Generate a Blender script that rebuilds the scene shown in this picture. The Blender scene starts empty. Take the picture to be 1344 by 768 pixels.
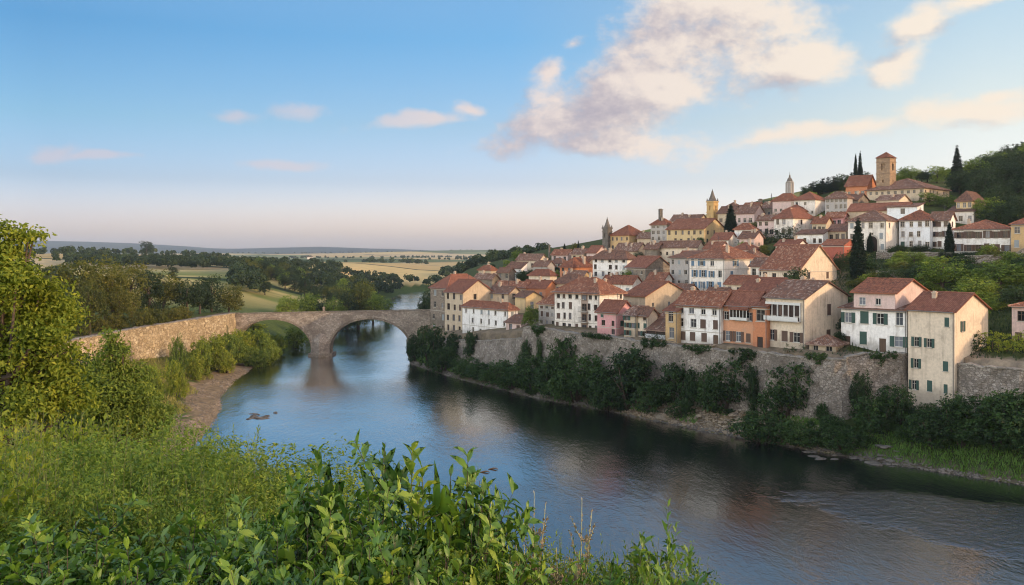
import bpy, math, random
import numpy as np
from math import radians, sin, cos, tan, pi, atan, atan2, sqrt
scene = bpy.context.scene
C = scene.collection

# ------------------------------------------------------------------ camera
F = 1164.0; CX = 672.0; HY = 330.0; CAMZ = 30.0      # focal length in photo pixels, horizon row, eye height
cam_d = bpy.data.cameras.new('camera'); cam = bpy.data.objects.new('camera', cam_d); C.objects.link(cam)
cam.location = (0, 0, CAMZ); cam.rotation_euler = (pi/2, 0, 0)
cam_d.sensor_width = 36; cam_d.lens = 36*F/1344; cam_d.shift_y = -(384-HY)/1344
cam_d.clip_start = 0.1; cam_d.clip_end = 40000
scene.camera = cam

# ------------------------------------------------------------------ light
SUN_EL = radians(13.0); SUN_AZ = radians(113.0)       # azimuth measured from +Y towards +X
SUN_DIR = (sin(SUN_AZ)*cos(SUN_EL), cos(SUN_AZ)*cos(SUN_EL), sin(SUN_EL))
sl = bpy.data.lights.new('sun', 'SUN'); sl.energy = 2.5; sl.angle = radians(0.6); sl.color = (1.0, 0.71, 0.44)
so = bpy.data.objects.new('sun', sl); C.objects.link(so)
from mathutils import Vector, Matrix
so.rotation_euler = Vector(SUN_DIR).to_track_quat('Z', 'Y').to_euler()
scene.view_settings.view_transform = 'Standard'; scene.view_settings.look = 'None'
scene.view_settings.exposure = 0.2; scene.view_settings.gamma = 1.0; scene.view_settings.use_curve_mapping = False
cy = scene.cycles
cy.filter_width = 1.1; cy.use_denoising = True; cy.max_bounces = 6; cy.diffuse_bounces = 2; cy.glossy_bounces = 3
cy.transmission_bounces = 3; cy.transparent_max_bounces = 6; cy.volume_bounces = 0
cy.use_adaptive_sampling = True; cy.adaptive_threshold = 0.02
cy.caustics_reflective = False; cy.caustics_refractive = False
cy.sample_clamp_indirect = 4.0

class NT:
    """small helper to write node trees"""
    def __init__(s, tree): s.t = tree; s.n = tree.nodes; s.l = tree.links; s.n.clear()
    def new(s, typ, **kw):
        n = s.n.new(typ)
        for k, v in kw.items(): setattr(n, k, v)
        return n
    def put(s, inp, v):
        if v is None: return
        if hasattr(v, 'is_linked') or isinstance(v, bpy.types.NodeSocket): s.l.new(v, inp)
        else: inp.default_value = v
    def m(s, op, a, b=None, c=None, clamp=False):
        n = s.new('ShaderNodeMath', operation=op, use_clamp=clamp)
        s.put(n.inputs[0], a); s.put(n.inputs[1], b)
        if c is not None: s.put(n.inputs[2], c)
        return n.outputs[0]
    def vm(s, op, a, b=None, scale=None):
        n = s.new('ShaderNodeVectorMath', operation=op); s.put(n.inputs[0], a); s.put(n.inputs[1], b)
        if scale is not None: s.put(n.inputs['Scale'], scale)
        return n.outputs['Value'] if op in ('LENGTH', 'DOT_PRODUCT', 'DISTANCE') else n.outputs['Vector']
    def noise(s, vec, scale, detail=4, rough=.55, dist=0, out='Fac'):
        n = s.new('ShaderNodeTexNoise'); s.put(n.inputs['Vector'], vec)
        n.inputs['Scale'].default_value = scale; n.inputs['Detail'].default_value = detail
        n.inputs['Roughness'].default_value = rough; n.inputs['Distortion'].default_value = dist
        return n.outputs[out]
    def voro(s, vec, scale, feature='F1', out='Distance', rnd=1.0):
        n = s.new('ShaderNodeTexVoronoi', feature=feature); s.put(n.inputs['Vector'], vec)
        n.inputs['Scale'].default_value = scale; n.inputs['Randomness'].default_value = rnd
        return n.outputs[out]
    def sm(s, v, lo, hi, a=0.0, b=1.0, interp='SMOOTHSTEP'):
        n = s.new('ShaderNodeMapRange', interpolation_type=interp)
        s.put(n.inputs['Value'], v)
        for k, x in (('From Min', lo), ('From Max', hi), ('To Min', a), ('To Max', b)): s.put(n.inputs[k], x)
        return n.outputs[0]
    def mix(s, f, a, b, blend='MIX'):
        n = s.new('ShaderNodeMix', data_type='RGBA', blend_type=blend)
        s.put(n.inputs[0], f); s.put(n.inputs[6], a); s.put(n.inputs[7], b)
        return n.outputs[2]
    def ramp(s, f, stops, interp='LINEAR'):
        n = s.new('ShaderNodeValToRGB'); cr = n.color_ramp; cr.interpolation = interp
        while len(cr.elements) < len(stops): cr.elements.new(0.5)
        for e, (p, c) in zip(cr.elements, stops): e.position = p; e.color = (*c, 1)
        s.put(n.inputs[0], f); return n.outputs[0]
    def mapping(s, vec, loc=(0,0,0), rot=(0,0,0), scale=(1,1,1), typ='POINT'):
        n = s.new('ShaderNodeMapping', vector_type=typ); s.put(n.inputs['Vector'], vec)
        n.inputs['Location'].default_value = loc; n.inputs['Rotation'].default_value = rot; n.inputs['Scale'].default_value = scale
        return n.outputs[0]
    def xyz(s, vec):
        n = s.new('ShaderNodeSeparateXYZ'); s.put(n.inputs[0], vec); return n.outputs
    def comb(s, x, y, z=0.0):
        n = s.new('ShaderNodeCombineXYZ'); s.put(n.inputs[0], x); s.put(n.inputs[1], y); s.put(n.inputs[2], z); return n.outputs[0]

# ------------------------------------------------------------------ world: Nishita sky with procedural clouds by direction
world = bpy.data.worlds.new('World'); scene.world = world; world.use_nodes = True
w = NT(world.node_tree)
sky = w.new('ShaderNodeTexSky', sky_type='NISHITA')
sky.sun_disc = False; sky.sun_elevation = SUN_EL; sky.sun_rotation = SUN_AZ
sky.altitude = 200; sky.air_density = 1.0; sky.dust_density = 2.2; sky.ozone_density = 2.0
SKY_STRENGTH = 0.15
D = w.vm('NORMALIZE', w.new('ShaderNodeTexCoord').outputs['Generated'])
dx, dy, dz = w.xyz(D)
az = w.m('ARCTAN2', dx, dy); el = w.m('ARCSINE', dz)
def ang(px, py):                        # a direction in the sky, read off the photograph as azimuth and elevation
    a = atan((px-CX)/F); return a, atan((HY-py)/F*cos(a))
CLOUDS = [  # px, py, rx, ry, tilt(deg), thinness
    (925, 68, 140, 66, 8, .05), (850, 122, 180, 46, 12, .05), (735, 160, 140, 30, 14, .12), (790, 184, 150, 20, 0, .15), (1030, 86, 105, 36, 6, .1),
    (905, 8, 75, 40, 0, 0), (960, 24, 60, 40, 0, .1), (1110, 168, 220, 19, 8, .27), (1240, 143, 150, 19, 5, .27), (1010, 186, 110, 11, 5, .3),
    (1168, 84, 52, 26, 12, .22), (1212, 28, 70, 28, 10, .25), (1290, 2, 70, 20, 10, .25), (318, 148, 44, 11, 0, .26), (400, 145, 56, 13, -6, .28),
    (540, 164, 110, 12, 8, .32), (612, 143, 36, 12, 0, .34), (72, 194, 40, 14, 0, .34), (140, 204, 100, 8, -3, .34), (376, 212, 64, 9, 0, .28),
    (724, 104, 34, 24, 30, .2), (757, 58, 30, 16, 10, .3), (1190, 70, 30, 18, 0, .25), (1310, 118, 50, 12, 0, .3)]
def cloud_field(P):
    n1 = w.noise(w.vm('MULTIPLY', P, (1, 1.5, 1)), 11.0, 10, .62); n2 = w.noise(P, 5.0, 3, .5, out='Color')
    wob = w.vm('SCALE', w.vm('SUBTRACT', n2, (.5, .5, .5)), scale=.07)
    Q = w.vm('ADD', P, wob); cur = None
    for (px, py, rx, ry, tl, thin) in CLOUDS:
        a, e = ang(px, py)
        v = w.mapping(Q, (a, e, 0), (0, 0, radians(tl)), (rx/F*1.25, ry/F*1.35, 1), 'TEXTURE')
        l = w.vm('LENGTH', v)
        if thin: l = w.m('ADD', l, thin)
        if cur is None: cur = l
        else: cur = w.m('SMOOTH_MIN', cur, l, .3)
    f = w.m('SUBTRACT', 1.0, cur)
    f = w.m('MAXIMUM', f, -1.5)
    return w.m('ADD', f, w.m('MULTIPLY', w.m('SUBTRACT', n1, .5), 2.1))
flatP = w.comb(az, el, 0.0)
f0 = cloud_field(flatP)
f1 = cloud_field(w.vm('ADD', flatP, (.034, .026, 0)))
side = w.sm(dx, -.48, .48)
dens = w.sm(f0, .0, .62)
dens = w.m('MULTIPLY', dens, w.sm(dx, -.22, .0, .52, .95))
emb = w.m('SUBTRACT', w.noise(w.vm('MULTIPLY', w.vm('ADD', flatP, (.010, .010, 0)), (1, 1.5, 1)), 11.0, 10, .62), w.noise(w.vm('MULTIPLY', flatP, (1, 1.5, 1)), 11.0, 10, .62))
low = w.m('MULTIPLY', w.sm(az, ang(930, 0)[0], ang(660, 0)[0]), w.sm(az, ang(560, 0)[0], ang(640, 0)[0]))
sraw = w.m('ADD', w.m('SUBTRACT', f1, w.m('MULTIPLY', f0, .62)), w.m('ADD', w.m('MULTIPLY', emb, 1.7), w.m('MULTIPLY', low, .30)))
shade = w.sm(sraw, -.12, .95)
lit = w.mix(side, (4.3, 3.55, 3.75, 1), (5.7, 5.0, 4.2, 1))
dark = w.mix(side, (2.6, 2.4, 3.0, 1), (2.9, 2.55, 2.75, 1))
ccol = w.mix(shade, lit, dark)
# the sky ahead graded as on a hazy evening: blue away from the sun, cream towards it, pinkish low down
def grade(vals):
    pos = [0, .035, .077, .14, .234, .55, 1.2]
    return w.ramp(w.m('DIVIDE', el, 1.2), [(q/1.2, tuple(c/8 for c in v)) for q, v in zip(pos, vals)])
gl_ = grade([(1.28,1.07,1.36),(.84,.73,1.0),(.46,.47,.64),(.34,.44,.53),(.21,.38,.50),(.95,.88,.80),(1.1,1,.95)])
gm_ = grade([(1.82,1.5,1.82),(1.35,1.11,1.37),(.82,.74,.93),(.63,.66,.75),(.43,.65,.78),(1.0,.95,.88),(1.1,1,.95)])
gr_ = grade([(2.15,1.95,2.4),(1.65,1.5,1.9),(1.3,1.05,1.08),(1.3,.99,.82),(1.15,1.0,.85),(1.05,.97,.92),(1,1,1)])
g1_ = w.mix(w.sm(dx, -.46, 0, interp='LINEAR'), gl_, gm_); g2_ = w.mix(w.sm(dx, 0, .46, interp='LINEAR'), g1_, gr_)
back = grade([(6.6,4.6,4.0),(6.6,4.6,4.0),(6.6,4.5,3.5),(6.6,4.2,3.1),(6.8,4.4,3.0),(6.8,4.4,3.1),(3.8,2.7,2.1)])  # sky behind the camera brightened and warmed as added fill for shaded house fronts
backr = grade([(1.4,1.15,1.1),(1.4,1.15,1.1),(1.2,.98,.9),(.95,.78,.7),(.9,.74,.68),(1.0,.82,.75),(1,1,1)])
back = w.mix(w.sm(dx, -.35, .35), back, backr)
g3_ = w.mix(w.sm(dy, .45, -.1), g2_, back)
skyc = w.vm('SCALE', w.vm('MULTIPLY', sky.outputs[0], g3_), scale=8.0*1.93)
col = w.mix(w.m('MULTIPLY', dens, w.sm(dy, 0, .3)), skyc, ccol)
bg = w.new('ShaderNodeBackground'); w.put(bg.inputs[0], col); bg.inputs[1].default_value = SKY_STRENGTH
out = w.new('ShaderNodeOutputWorld'); w.l.new(bg.outputs[0], out.inputs[0])
world.cycles.sampling_method = 'MANUAL'; world.cycles.sample_map_resolution = 512

# ------------------------------------------------------------------ helpers
def tag(o, label=None, cat=None, group=None, kind=None):
    if label: o['label'] = label
    if cat: o['category'] = cat
    if group: o['group'] = group
    if kind: o['kind'] = kind
    return o
def empty(name, loc=(0,0,0), rz=0, scale=1):
    o = bpy.data.objects.new(name, None); C.objects.link(o); o.empty_display_size = .5
    o.location = loc; o.rotation_euler = (0, 0, rz)
    o.scale = (scale,)*3 if isinstance(scale, (int, float)) else scale
    return o
def link(name, me, parent=None, loc=None, rz=None):
    o = bpy.data.objects.new(name, me); C.objects.link(o)
    if parent: o.parent = parent
    if loc is not None: o.location = loc
    if rz is not None: o.rotation_euler = (0, 0, rz)
    return o
def np_mesh(name, V, faces, mat=None, smooth=False, attrs=None, uv=None):
    """V (n,3); faces: list of (k,m) int arrays or a list of tuples"""
    me = bpy.data.meshes.new(name)
    V = np.asarray(V, dtype=np.float32)
    if isinstance(faces, np.ndarray): faces = [faces]
    if len(faces) and not isinstance(faces[0], np.ndarray):
        loops = np.fromiter((i for f in faces for i in f), dtype=np.int32); tot = np.array([len(f) for f in faces], dtype=np.int32)
    else:
        loops = np.concatenate([f.ravel() for f in faces]).astype(np.int32)
        tot = np.concatenate([np.full(len(f), f.shape[1], dtype=np.int32) for f in faces])
    me.vertices.add(len(V)); me.vertices.foreach_set('co', V.ravel())
    me.loops.add(len(loops)); me.loops.foreach_set('vertex_index', loops)
    me.polygons.add(len(tot)); st = np.zeros(len(tot), dtype=np.int32); st[1:] = np.cumsum(tot)[:-1]
    me.polygons.foreach_set('loop_start', st); me.polygons.foreach_set('loop_total', tot)
    me.polygons.foreach_set('use_smooth', np.full(len(tot), bool(smooth)))
    if attrs:
        for k, v in attrs.items():
            v = np.asarray(v, dtype=np.float32)
            if v.ndim == 2:
                a = me.attributes.new(k, 'FLOAT_COLOR', 'POINT'); a.data.foreach_set('color', np.c_[v, np.ones(len(v))].astype(np.float32).ravel())
            else:
                a = me.attributes.new(k, 'FLOAT', 'POINT'); a.data.foreach_set('value', v)
    if uv is not None:
        ul = me.uv_layers.new(name='UVMap'); ul.data.foreach_set('uv', np.asarray(uv, dtype=np.float32)[loops].ravel())
    if mat: me.materials.append(mat)
    me.update(calc_edges=True); me.validate()
    return me
class MB:
    """collects boxes, tubes and polygons for one mesh"""
    def __init__(s): s.v = []; s.f = []; s.uv = []
    def poly(s, pts, uv=None):
        b = len(s.v); s.v += [tuple(p) for p in pts]; s.f.append(tuple(range(b, b+len(pts))))
        s.uv += list(uv) if uv else [(0, 0)]*len(pts)
    def box(s, x0, x1, y0, y1, z0, z1):
        b = len(s.v)
        s.v += [(x0,y0,z0),(x1,y0,z0),(x1,y1,z0),(x0,y1,z0),(x0,y0,z1),(x1,y0,z1),(x1,y1,z1),(x0,y1,z1)]; s.uv += [(0,0)]*8
        s.f += [tuple(b+i for i in q) for q in ((0,3,2,1),(4,5,6,7),(0,1,5,4),(1,2,6,5),(2,3,7,6),(3,0,4,7))]
    def prism(s, bot, top):
        n = len(bot); b = len(s.v); s.v += [tuple(p) for p in bot]+[tuple(p) for p in top]; s.uv += [(0,0)]*(2*n)
        s.f.append(tuple(b+i for i in reversed(range(n)))); s.f.append(tuple(b+n+i for i in range(n)))
        for i in range(n):
            j = (i+1) % n; s.f.append((b+i, b+j, b+n+j, b+n+i))
    def ring(s, cx, cy, prof, n=8, rot=0, cap=True):
        """stack of n-gons: prof = [(r, z), ...]"""
        b = len(s.v)
        for (r, z) in prof:
            for k in range(n):
                a = rot+2*pi*k/n; s.v.append((cx+r*cos(a), cy+r*sin(a), z)); s.uv.append((0,0))
        for i in range(len(prof)-1):
            for k in range(n):
                k2 = (k+1) % n; s.f.append((b+i*n+k, b+i*n+k2, b+(i+1)*n+k2, b+(i+1)*n+k))
        if cap:
            s.f.append(tuple(b+k for k in reversed(range(n)))); s.f.append(tuple(b+(len(prof)-1)*n+k for k in range(n)))
    def tube(s, pts, radii, n=6):
        pts = [Vector(p) for p in pts]; b = len(s.v)
        for i, p in enumerate(pts):
            d = (pts[min(i+1, len(pts)-1)]-pts[max(i-1, 0)]).normalized()
            a = d.cross(Vector((0.3, 0.9, 0.31))).normalized(); c = d.cross(a)
            for k in range(n):
                t = 2*pi*k/n; q = p+(a*cos(t)+c*sin(t))*radii[i]; s.v.append(tuple(q)); s.uv.append((0,0))
        for i in range(len(pts)-1):
            for k in range(n):
                k2 = (k+1) % n; s.f.append((b+i*n+k, b+i*n+k2, b+(i+1)*n+k2, b+(i+1)*n+k))
        s.f.append(tuple(b+k for k in reversed(range(n)))); s.f.append(tuple(b+(len(pts)-1)*n+k for k in range(n)))
    def mesh(s, name, mat=None, smooth=False):
        return np_mesh(name, s.v, s.f, mat, smooth, uv=s.uv)
    def build(s, name, mat=None, parent=None, smooth=False): return link(name, s.mesh(name, mat, smooth), parent)

# ------------------------------------------------------------------ materials
MATS = {}
def new_mat(name):
    m = bpy.data.materials.new(name); m.use_nodes = True; return m, NT(m.node_tree)
def finish(t, shader, disp=None):
    o = t.new('ShaderNodeOutputMaterial'); t.l.new(shader, o.inputs['Surface'])
def bsdf(t, color, rough=.85, spec=.25, normal=None, **kw):
    b = t.new('ShaderNodeBsdfPrincipled'); t.put(b.inputs['Base Color'], color); t.put(b.inputs['Roughness'], rough)
    t.put(b.inputs['Specular IOR Level'], spec)
    if normal is not None: t.put(b.inputs['Normal'], normal)
    for k, v in kw.items(): t.put(b.inputs[k], v)
    return b.outputs[0]
def bump(t, h, strength=.5, dist=.05):
    n = t.new('ShaderNodeBump'); n.inputs['Strength'].default_value = strength; n.inputs['Distance'].default_value = dist
    t.put(n.inputs['Height'], h); return n.outputs[0]
def c4(c): return (c[0], c[1], c[2], 1)
def objco(t, k=37.0):
    """object coordinates shifted at random per object, so no two houses weather alike"""
    oi = t.new('ShaderNodeObjectInfo'); tc = t.new('ShaderNodeTexCoord')
    r = t.m('MULTIPLY', oi.outputs['Random'], k)
    return t.vm('ADD', tc.outputs['Object'], t.comb(r, r, r)), tc.outputs['Object'], oi.outputs['Random']
def stucco(name, col, dirt=(.20,.16,.12), amount=.5):
    if name in MATS: return MATS[name]
    m, t = new_mat(name); P, O, R = objco(t)
    big = t.noise(P, .35, 5, .6); fine = t.noise(P, 3.0, 5, .65)
    streak = t.noise(t.mapping(P, scale=(1.6, 1.6, .18)), 1.3, 4, .6)
    v = t.m('ADD', t.m('MULTIPLY', big, .5), t.m('MULTIPLY', streak, .5))
    f = t.m('MULTIPLY', t.sm(v, .47, .72), amount)
    z = t.xyz(O)[2]
    damp = t.m('MULTIPLY', t.sm(t.m('ADD', z, t.m('MULTIPLY', big, -2.2)), 1.2, -.6), .45)     # splash stains along the foot of the wall
    base = t.mix(t.sm(fine, .3, .7), c4([c*.88 for c in col]), c4([min(1, c*1.07) for c in col]))
    patch = t.sm(t.noise(t.vm('ADD', P, (7, 3, 1)), .55, 3, .5), .62, .66)                      # patches where the plaster is gone
    base = t.mix(f, base, c4(dirt)); base = t.mix(damp, base, c4([c*.55+.03 for c in dirt]))
    base = t.mix(t.m('MULTIPLY', patch, .55), base, c4([.5*c+.5*d for c, d in zip(col, (.34,.27,.2))]))
    finish(t, bsdf(t, base, .9, .15, bump(t, fine, .35, .03))); MATS[name] = m; return m
def stone(name, cols, mortar=(.20,.17,.13), scale=1.5, flat=1.6, blot=(.10,.09,.07)):
    if name in MATS: return MATS[name]
    m, t = new_mat(name); P, O, R = objco(t)
    Q = t.vm('ADD', P, t.vm('SCALE', t.vm('SUBTRACT', t.noise(P, 1.2, 2, .5, out='Color'), (.5,.5,.5)), scale=.35))
    Q = t.mapping(Q, scale=(1, 1, flat))
    e = t.voro(Q, scale, 'DISTANCE_TO_EDGE'); cc = t.voro(Q, scale, 'F1', 'Color')
    r = t.xyz(cc)[0]
    base = t.ramp(r, [(i/(len(cols)-1), c) for i, c in enumerate(cols)])
    base = t.mix(t.sm(t.noise(P, 6, 4, .7), .3, .75), base, t.mix(.5, base, c4(blot)))
    base = t.mix(t.m('MULTIPLY', t.sm(t.noise(P, .22, 5, .62), .45, .68), .62), base, c4(blot))
    base = t.mix(t.sm(e, .07, .02), base, c4(mortar))
    h = t.m('ADD', t.sm(e, 0, .12), t.m('MULTIPLY', t.noise(P, 9, 4, .6), .6))
    finish(t, bsdf(t, base, .92, .12, bump(t, h, .9, .1))); MATS[name] = m; return m
def tile_mat(name, cols):
    if name in MATS: return MATS[name]
    m, t = new_mat(name); P, O, R = objco(t)
    uv = t.new('ShaderNodeUVMap').outputs[0]; u, v, _ = t.xyz(uv)
    cell = t.comb(t.m('FLOOR', t.m('DIVIDE', u, .30)), t.m('FLOOR', t.m('DIVIDE', v, .42)), R)
    wn = t.new('ShaderNodeTexWhiteNoise'); t.put(wn.inputs[0], cell)
    n = t.noise(P, .5, 5, .65)
    k = t.m('ADD', t.m('MULTIPLY', wn.outputs[0], .55), t.m('MULTIPLY', n, .45))
    k = t.m('ADD', k, t.m('MULTIPLY', t.m('SUBTRACT', R, .5), .25))
    base = t.ramp(k, [(i/(len(cols)-1)*.7+.15, c) for i, c in enumerate(cols)])
    lich = t.sm(t.noise(t.vm('ADD', P, (3, 9, 5)), 1.1, 5, .7), .60, .74)
    base = t.mix(t.m('MULTIPLY', lich, .4), base, (.26, .22, .17, 1))
    moss = t.sm(t.noise(t.vm('ADD', P, (13, 2, 7)), .4, 4, .7), .55, .75)
    base = t.mix(t.m('MULTIPLY', moss, .55), base, (.075, .05, .038, 1))
    hu = t.m('ABSOLUTE', t.m('SINE', t.m('MULTIPLY', u, pi/.30)))
    hv = t.m('FRACT', t.m('DIVIDE', v, .42))
    gap = t.sm(hu, .0, .35)
    base = t.mix(gap, t.mix(.6, base, (.05, .028, .02, 1)), base)
    h = t.m('ADD', hu, t.m('MULTIPLY', hv, -.35)); h = t.m('ADD', h, t.m('MULTIPLY', wn.outputs[0], .3))
    finish(t, bsdf(t, base, .88, .15, bump(t, h, 1.0, .10))); MATS[name] = m; return m
def plain(name, col, rough=.7, spec=.3, var=.25, scale=3.0, **kw):
    if name in MATS: return MATS[name]
    m, t = new_mat(name); P, O, R = objco(t)
    n = t.noise(P, scale, 5, .65)
    base = t.mix(n, c4([c*(1-var) for c in col]), c4([min(1, c*(1+var)) for c in col]))
    finish(t, bsdf(t, base, rough, spec, bump(t, n, .3, .02), **kw)); MATS[name] = m; return m
def leaf_mat(name, cols, trans=.28, rough=.6, spec=.2):
    """foliage: each leaf carries its own 'tint', so neighbours differ in age and hue"""
    if name in MATS: return MATS[name]
    m, t = new_mat(name)
    a = t.new('ShaderNodeAttribute', attribute_name='tint').outputs['Fac']
    R = t.new('ShaderNodeObjectInfo').outputs['Random']
    k = t.m('ADD', t.m('MULTIPLY', a, .8), t.m('MULTIPLY_ADD', R, .42, -.11))
    base = t.ramp(k, [(i/(len(cols)-1), c) for i, c in enumerate(cols)])
    p = bsdf(t, base, rough, spec)
    tr = t.new('ShaderNodeBsdfTranslucent'); t.put(tr.inputs[0], t.mix(.55, base, t.mix(1.0, base, (1.5, 1.7, .5, 1), 'MULTIPLY')))
    mx = t.new('ShaderNodeMixShader'); mx.inputs[0].default_value = trans; t.l.new(p, mx.inputs[1]); t.l.new(tr.outputs[0], mx.inputs[2])
    finish(t, mx.outputs[0]); MATS[name] = m; return m
# ------------------------------------------------------------------ the lie of the land
def sstep(x, a, b):
    t = np.clip((np.asarray(x, dtype=float)-a)/(b-a), 0, 1); return t*t*(3-2*t)
def sdist(x, y, pts):
    """signed distance to an open polyline, positive on its left-hand side"""
    x = np.asarray(x, float); y = np.asarray(y, float); best = np.full(x.shape, 1e18); sg = np.ones(x.shape)
    for (ax, ay), (bx, by) in zip(pts[:-1], pts[1:]):
        ux, uy = bx-ax, by-ay; L2 = ux*ux+uy*uy
        t = np.clip(((x-ax)*ux+(y-ay)*uy)/L2, 0, 1)
        dx, dy = x-ax-t*ux, y-ay-t*uy; d2 = dx*dx+dy*dy; cr = ux*(y-ay)-uy*(x-ax)
        # at shared ends prefer the segment the point faces most squarely
        k = d2 < best-1e-9; tie = np.abs(d2-best) <= 1e-9
        L = sqrt(L2); k2 = tie & (np.abs(cr)/L > np.abs(sg)); k = k | k2
        best = np.where(k, d2, best); sg = np.where(k, cr/L, sg)
    return np.sqrt(best)*np.where(sg >= 0, 1, -1)
RIVER_LEFT = [(330,-420),(200,-160),(110,-20),(60,34),(25,60),(0,74),(-25,92),(-40,110),(-48,130),(-50,146),(-54,165),(-60,184),(-64,206),(-66.5,233),(-67,256),(-70,290),(-69,349),(-66,425),(-76,500),(-78,640),(-10,800),(600,1000)]
RIVER_RIGHT = [(420,-400),(270,-160),(180,-30),(130,40),(96,86),(65.7,113.7),(53.4,124.7),(46.2,131.8),(39.4,139.7),(29.5,150.5),(18.3,166.3),(4.4,182),(-12.9,209),(-26.8,236),(-30.5,256),(-36,300),(-41,380),(-45,436),(-53,500),(-53,620),(10,740),(620,930)]
# town wall: photo column -> distance of its outer face
WALLK = [(560,243),(575,237),(600,224),(650,207),(690,195),(720,189),(745,185),(800,175),(850,167),(900,159),(950,153),(1000,148),(1050,143.5),(1100,139),(1150,139),(1188,139),(1194,141.5),(1243,137.5),(1252,136),(1256,133.2),(1344,127)]
def ywall(px): return float(np.interp(px, [a for a, b in WALLK], [b for a, b in WALLK]))
def W(px, Y): return ((px-CX)/F*Y, Y)
def Zp(py, Y): return CAMZ-(py-HY)*Y/F
TOWN_WALL = [(420,-330),(300,-120),(200,10),(140,72),(104,104)]+[W(a, b) for a, b in reversed(WALLK)]+[(-28,256),(-32,300),(-37,380),(-41,436),(-48,500),(-46,616),(16,732),(624,920)]
TABLE = [  # photo column: (ground row, distance) pairs up the hillside
    (520, [(440,243),(432,262),(425,300),(415,400)]),
    (562, [(440,243),(418,262),(396,300),(378,360),(372,420)]),
    (600, [(441,226),(412,262),(385,300),(362,360),(356,420)]),
    (650, [(440,208),(400,256),(372,300),(352,360),(343,430)]),
    (720, [(434,190),(400,228),(365,285),(338,340),(326,410)]),
    (800, [(443,176),(405,212),(366,262),(328,335),(312,400)]),
    (900, [(455,160),(402,205),(352,258),(318,312),(288,385)]),
    (1000,[(463,149),(390,190),(325,255),(292,305),(262,375)]),
    (1100,[(470,140),(410,166),(345,222),(300,262),(258,312),(240,380)]),
    (1200,[(476,139),(408,164),(332,226),(282,264),(252,305),(232,390)]),
    (1344,[(485,127),(405,152),(332,216),(285,270),(231,360),(196,450)])]
TPX = [a for a, _ in TABLE]
def hill(x, y, sw):
    x = np.asarray(x, float); y = np.asarray(y, float)
    px = CX+F*x/np.maximum(y, 1.0)
    beyond = (px > 1344) | (y < 90)
    pxc = np.where(beyond, 1344, np.clip(px, 520, 1344)); yy = np.where(beyond, 127+np.maximum(sw, 0)*1.05, y)
    out = np.zeros(x.shape)
    zs = []
    for a, prof in TABLE:
        Y = [p[1] for p in prof]; Z = [Zp(p[0], p[1]) for p in prof]
        Y2 = Y+[Y[-1]+120, Y[-1]+900]; Z2 = Z+[Z[-1]+3 if a > 900 else Z[-1]-3, 10]
        zs.append(np.interp(yy, Y2, Z2))
    zs = np.array(zs); i = np.clip(np.searchsorted(TPX, pxc)-1, 0, len(TPX)-2)
    x0 = np.array(TPX)[i]; x1 = np.array(TPX)[i+1]; f = (pxc-x0)/(x1-x0)
    ii = np.indices(x.shape)
    za = np.take_along_axis(zs, i[None], 0)[0]; zb = np.take_along_axis(zs, (i+1)[None], 0)[0]
    return za*(1-f)+zb*f
LEFT_WALL = [(-60,40),(-84,100),(-86,140),(-85.5,169),(-84.4,200),(-80.5,236),(-78.6,252),(-78.6,262),(-86,300),(-100,360),(-120,470),(-130,700)]
def wav(x, y, k, s):
    return np.sin(x/k+s*1.7)*np.cos(y/(k*1.3)+s*2.9)+.6*np.sin((x+y)/(k*.61)+s)+.35*np.cos((x-1.3*y)/(k*.37)+s*5)
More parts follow.
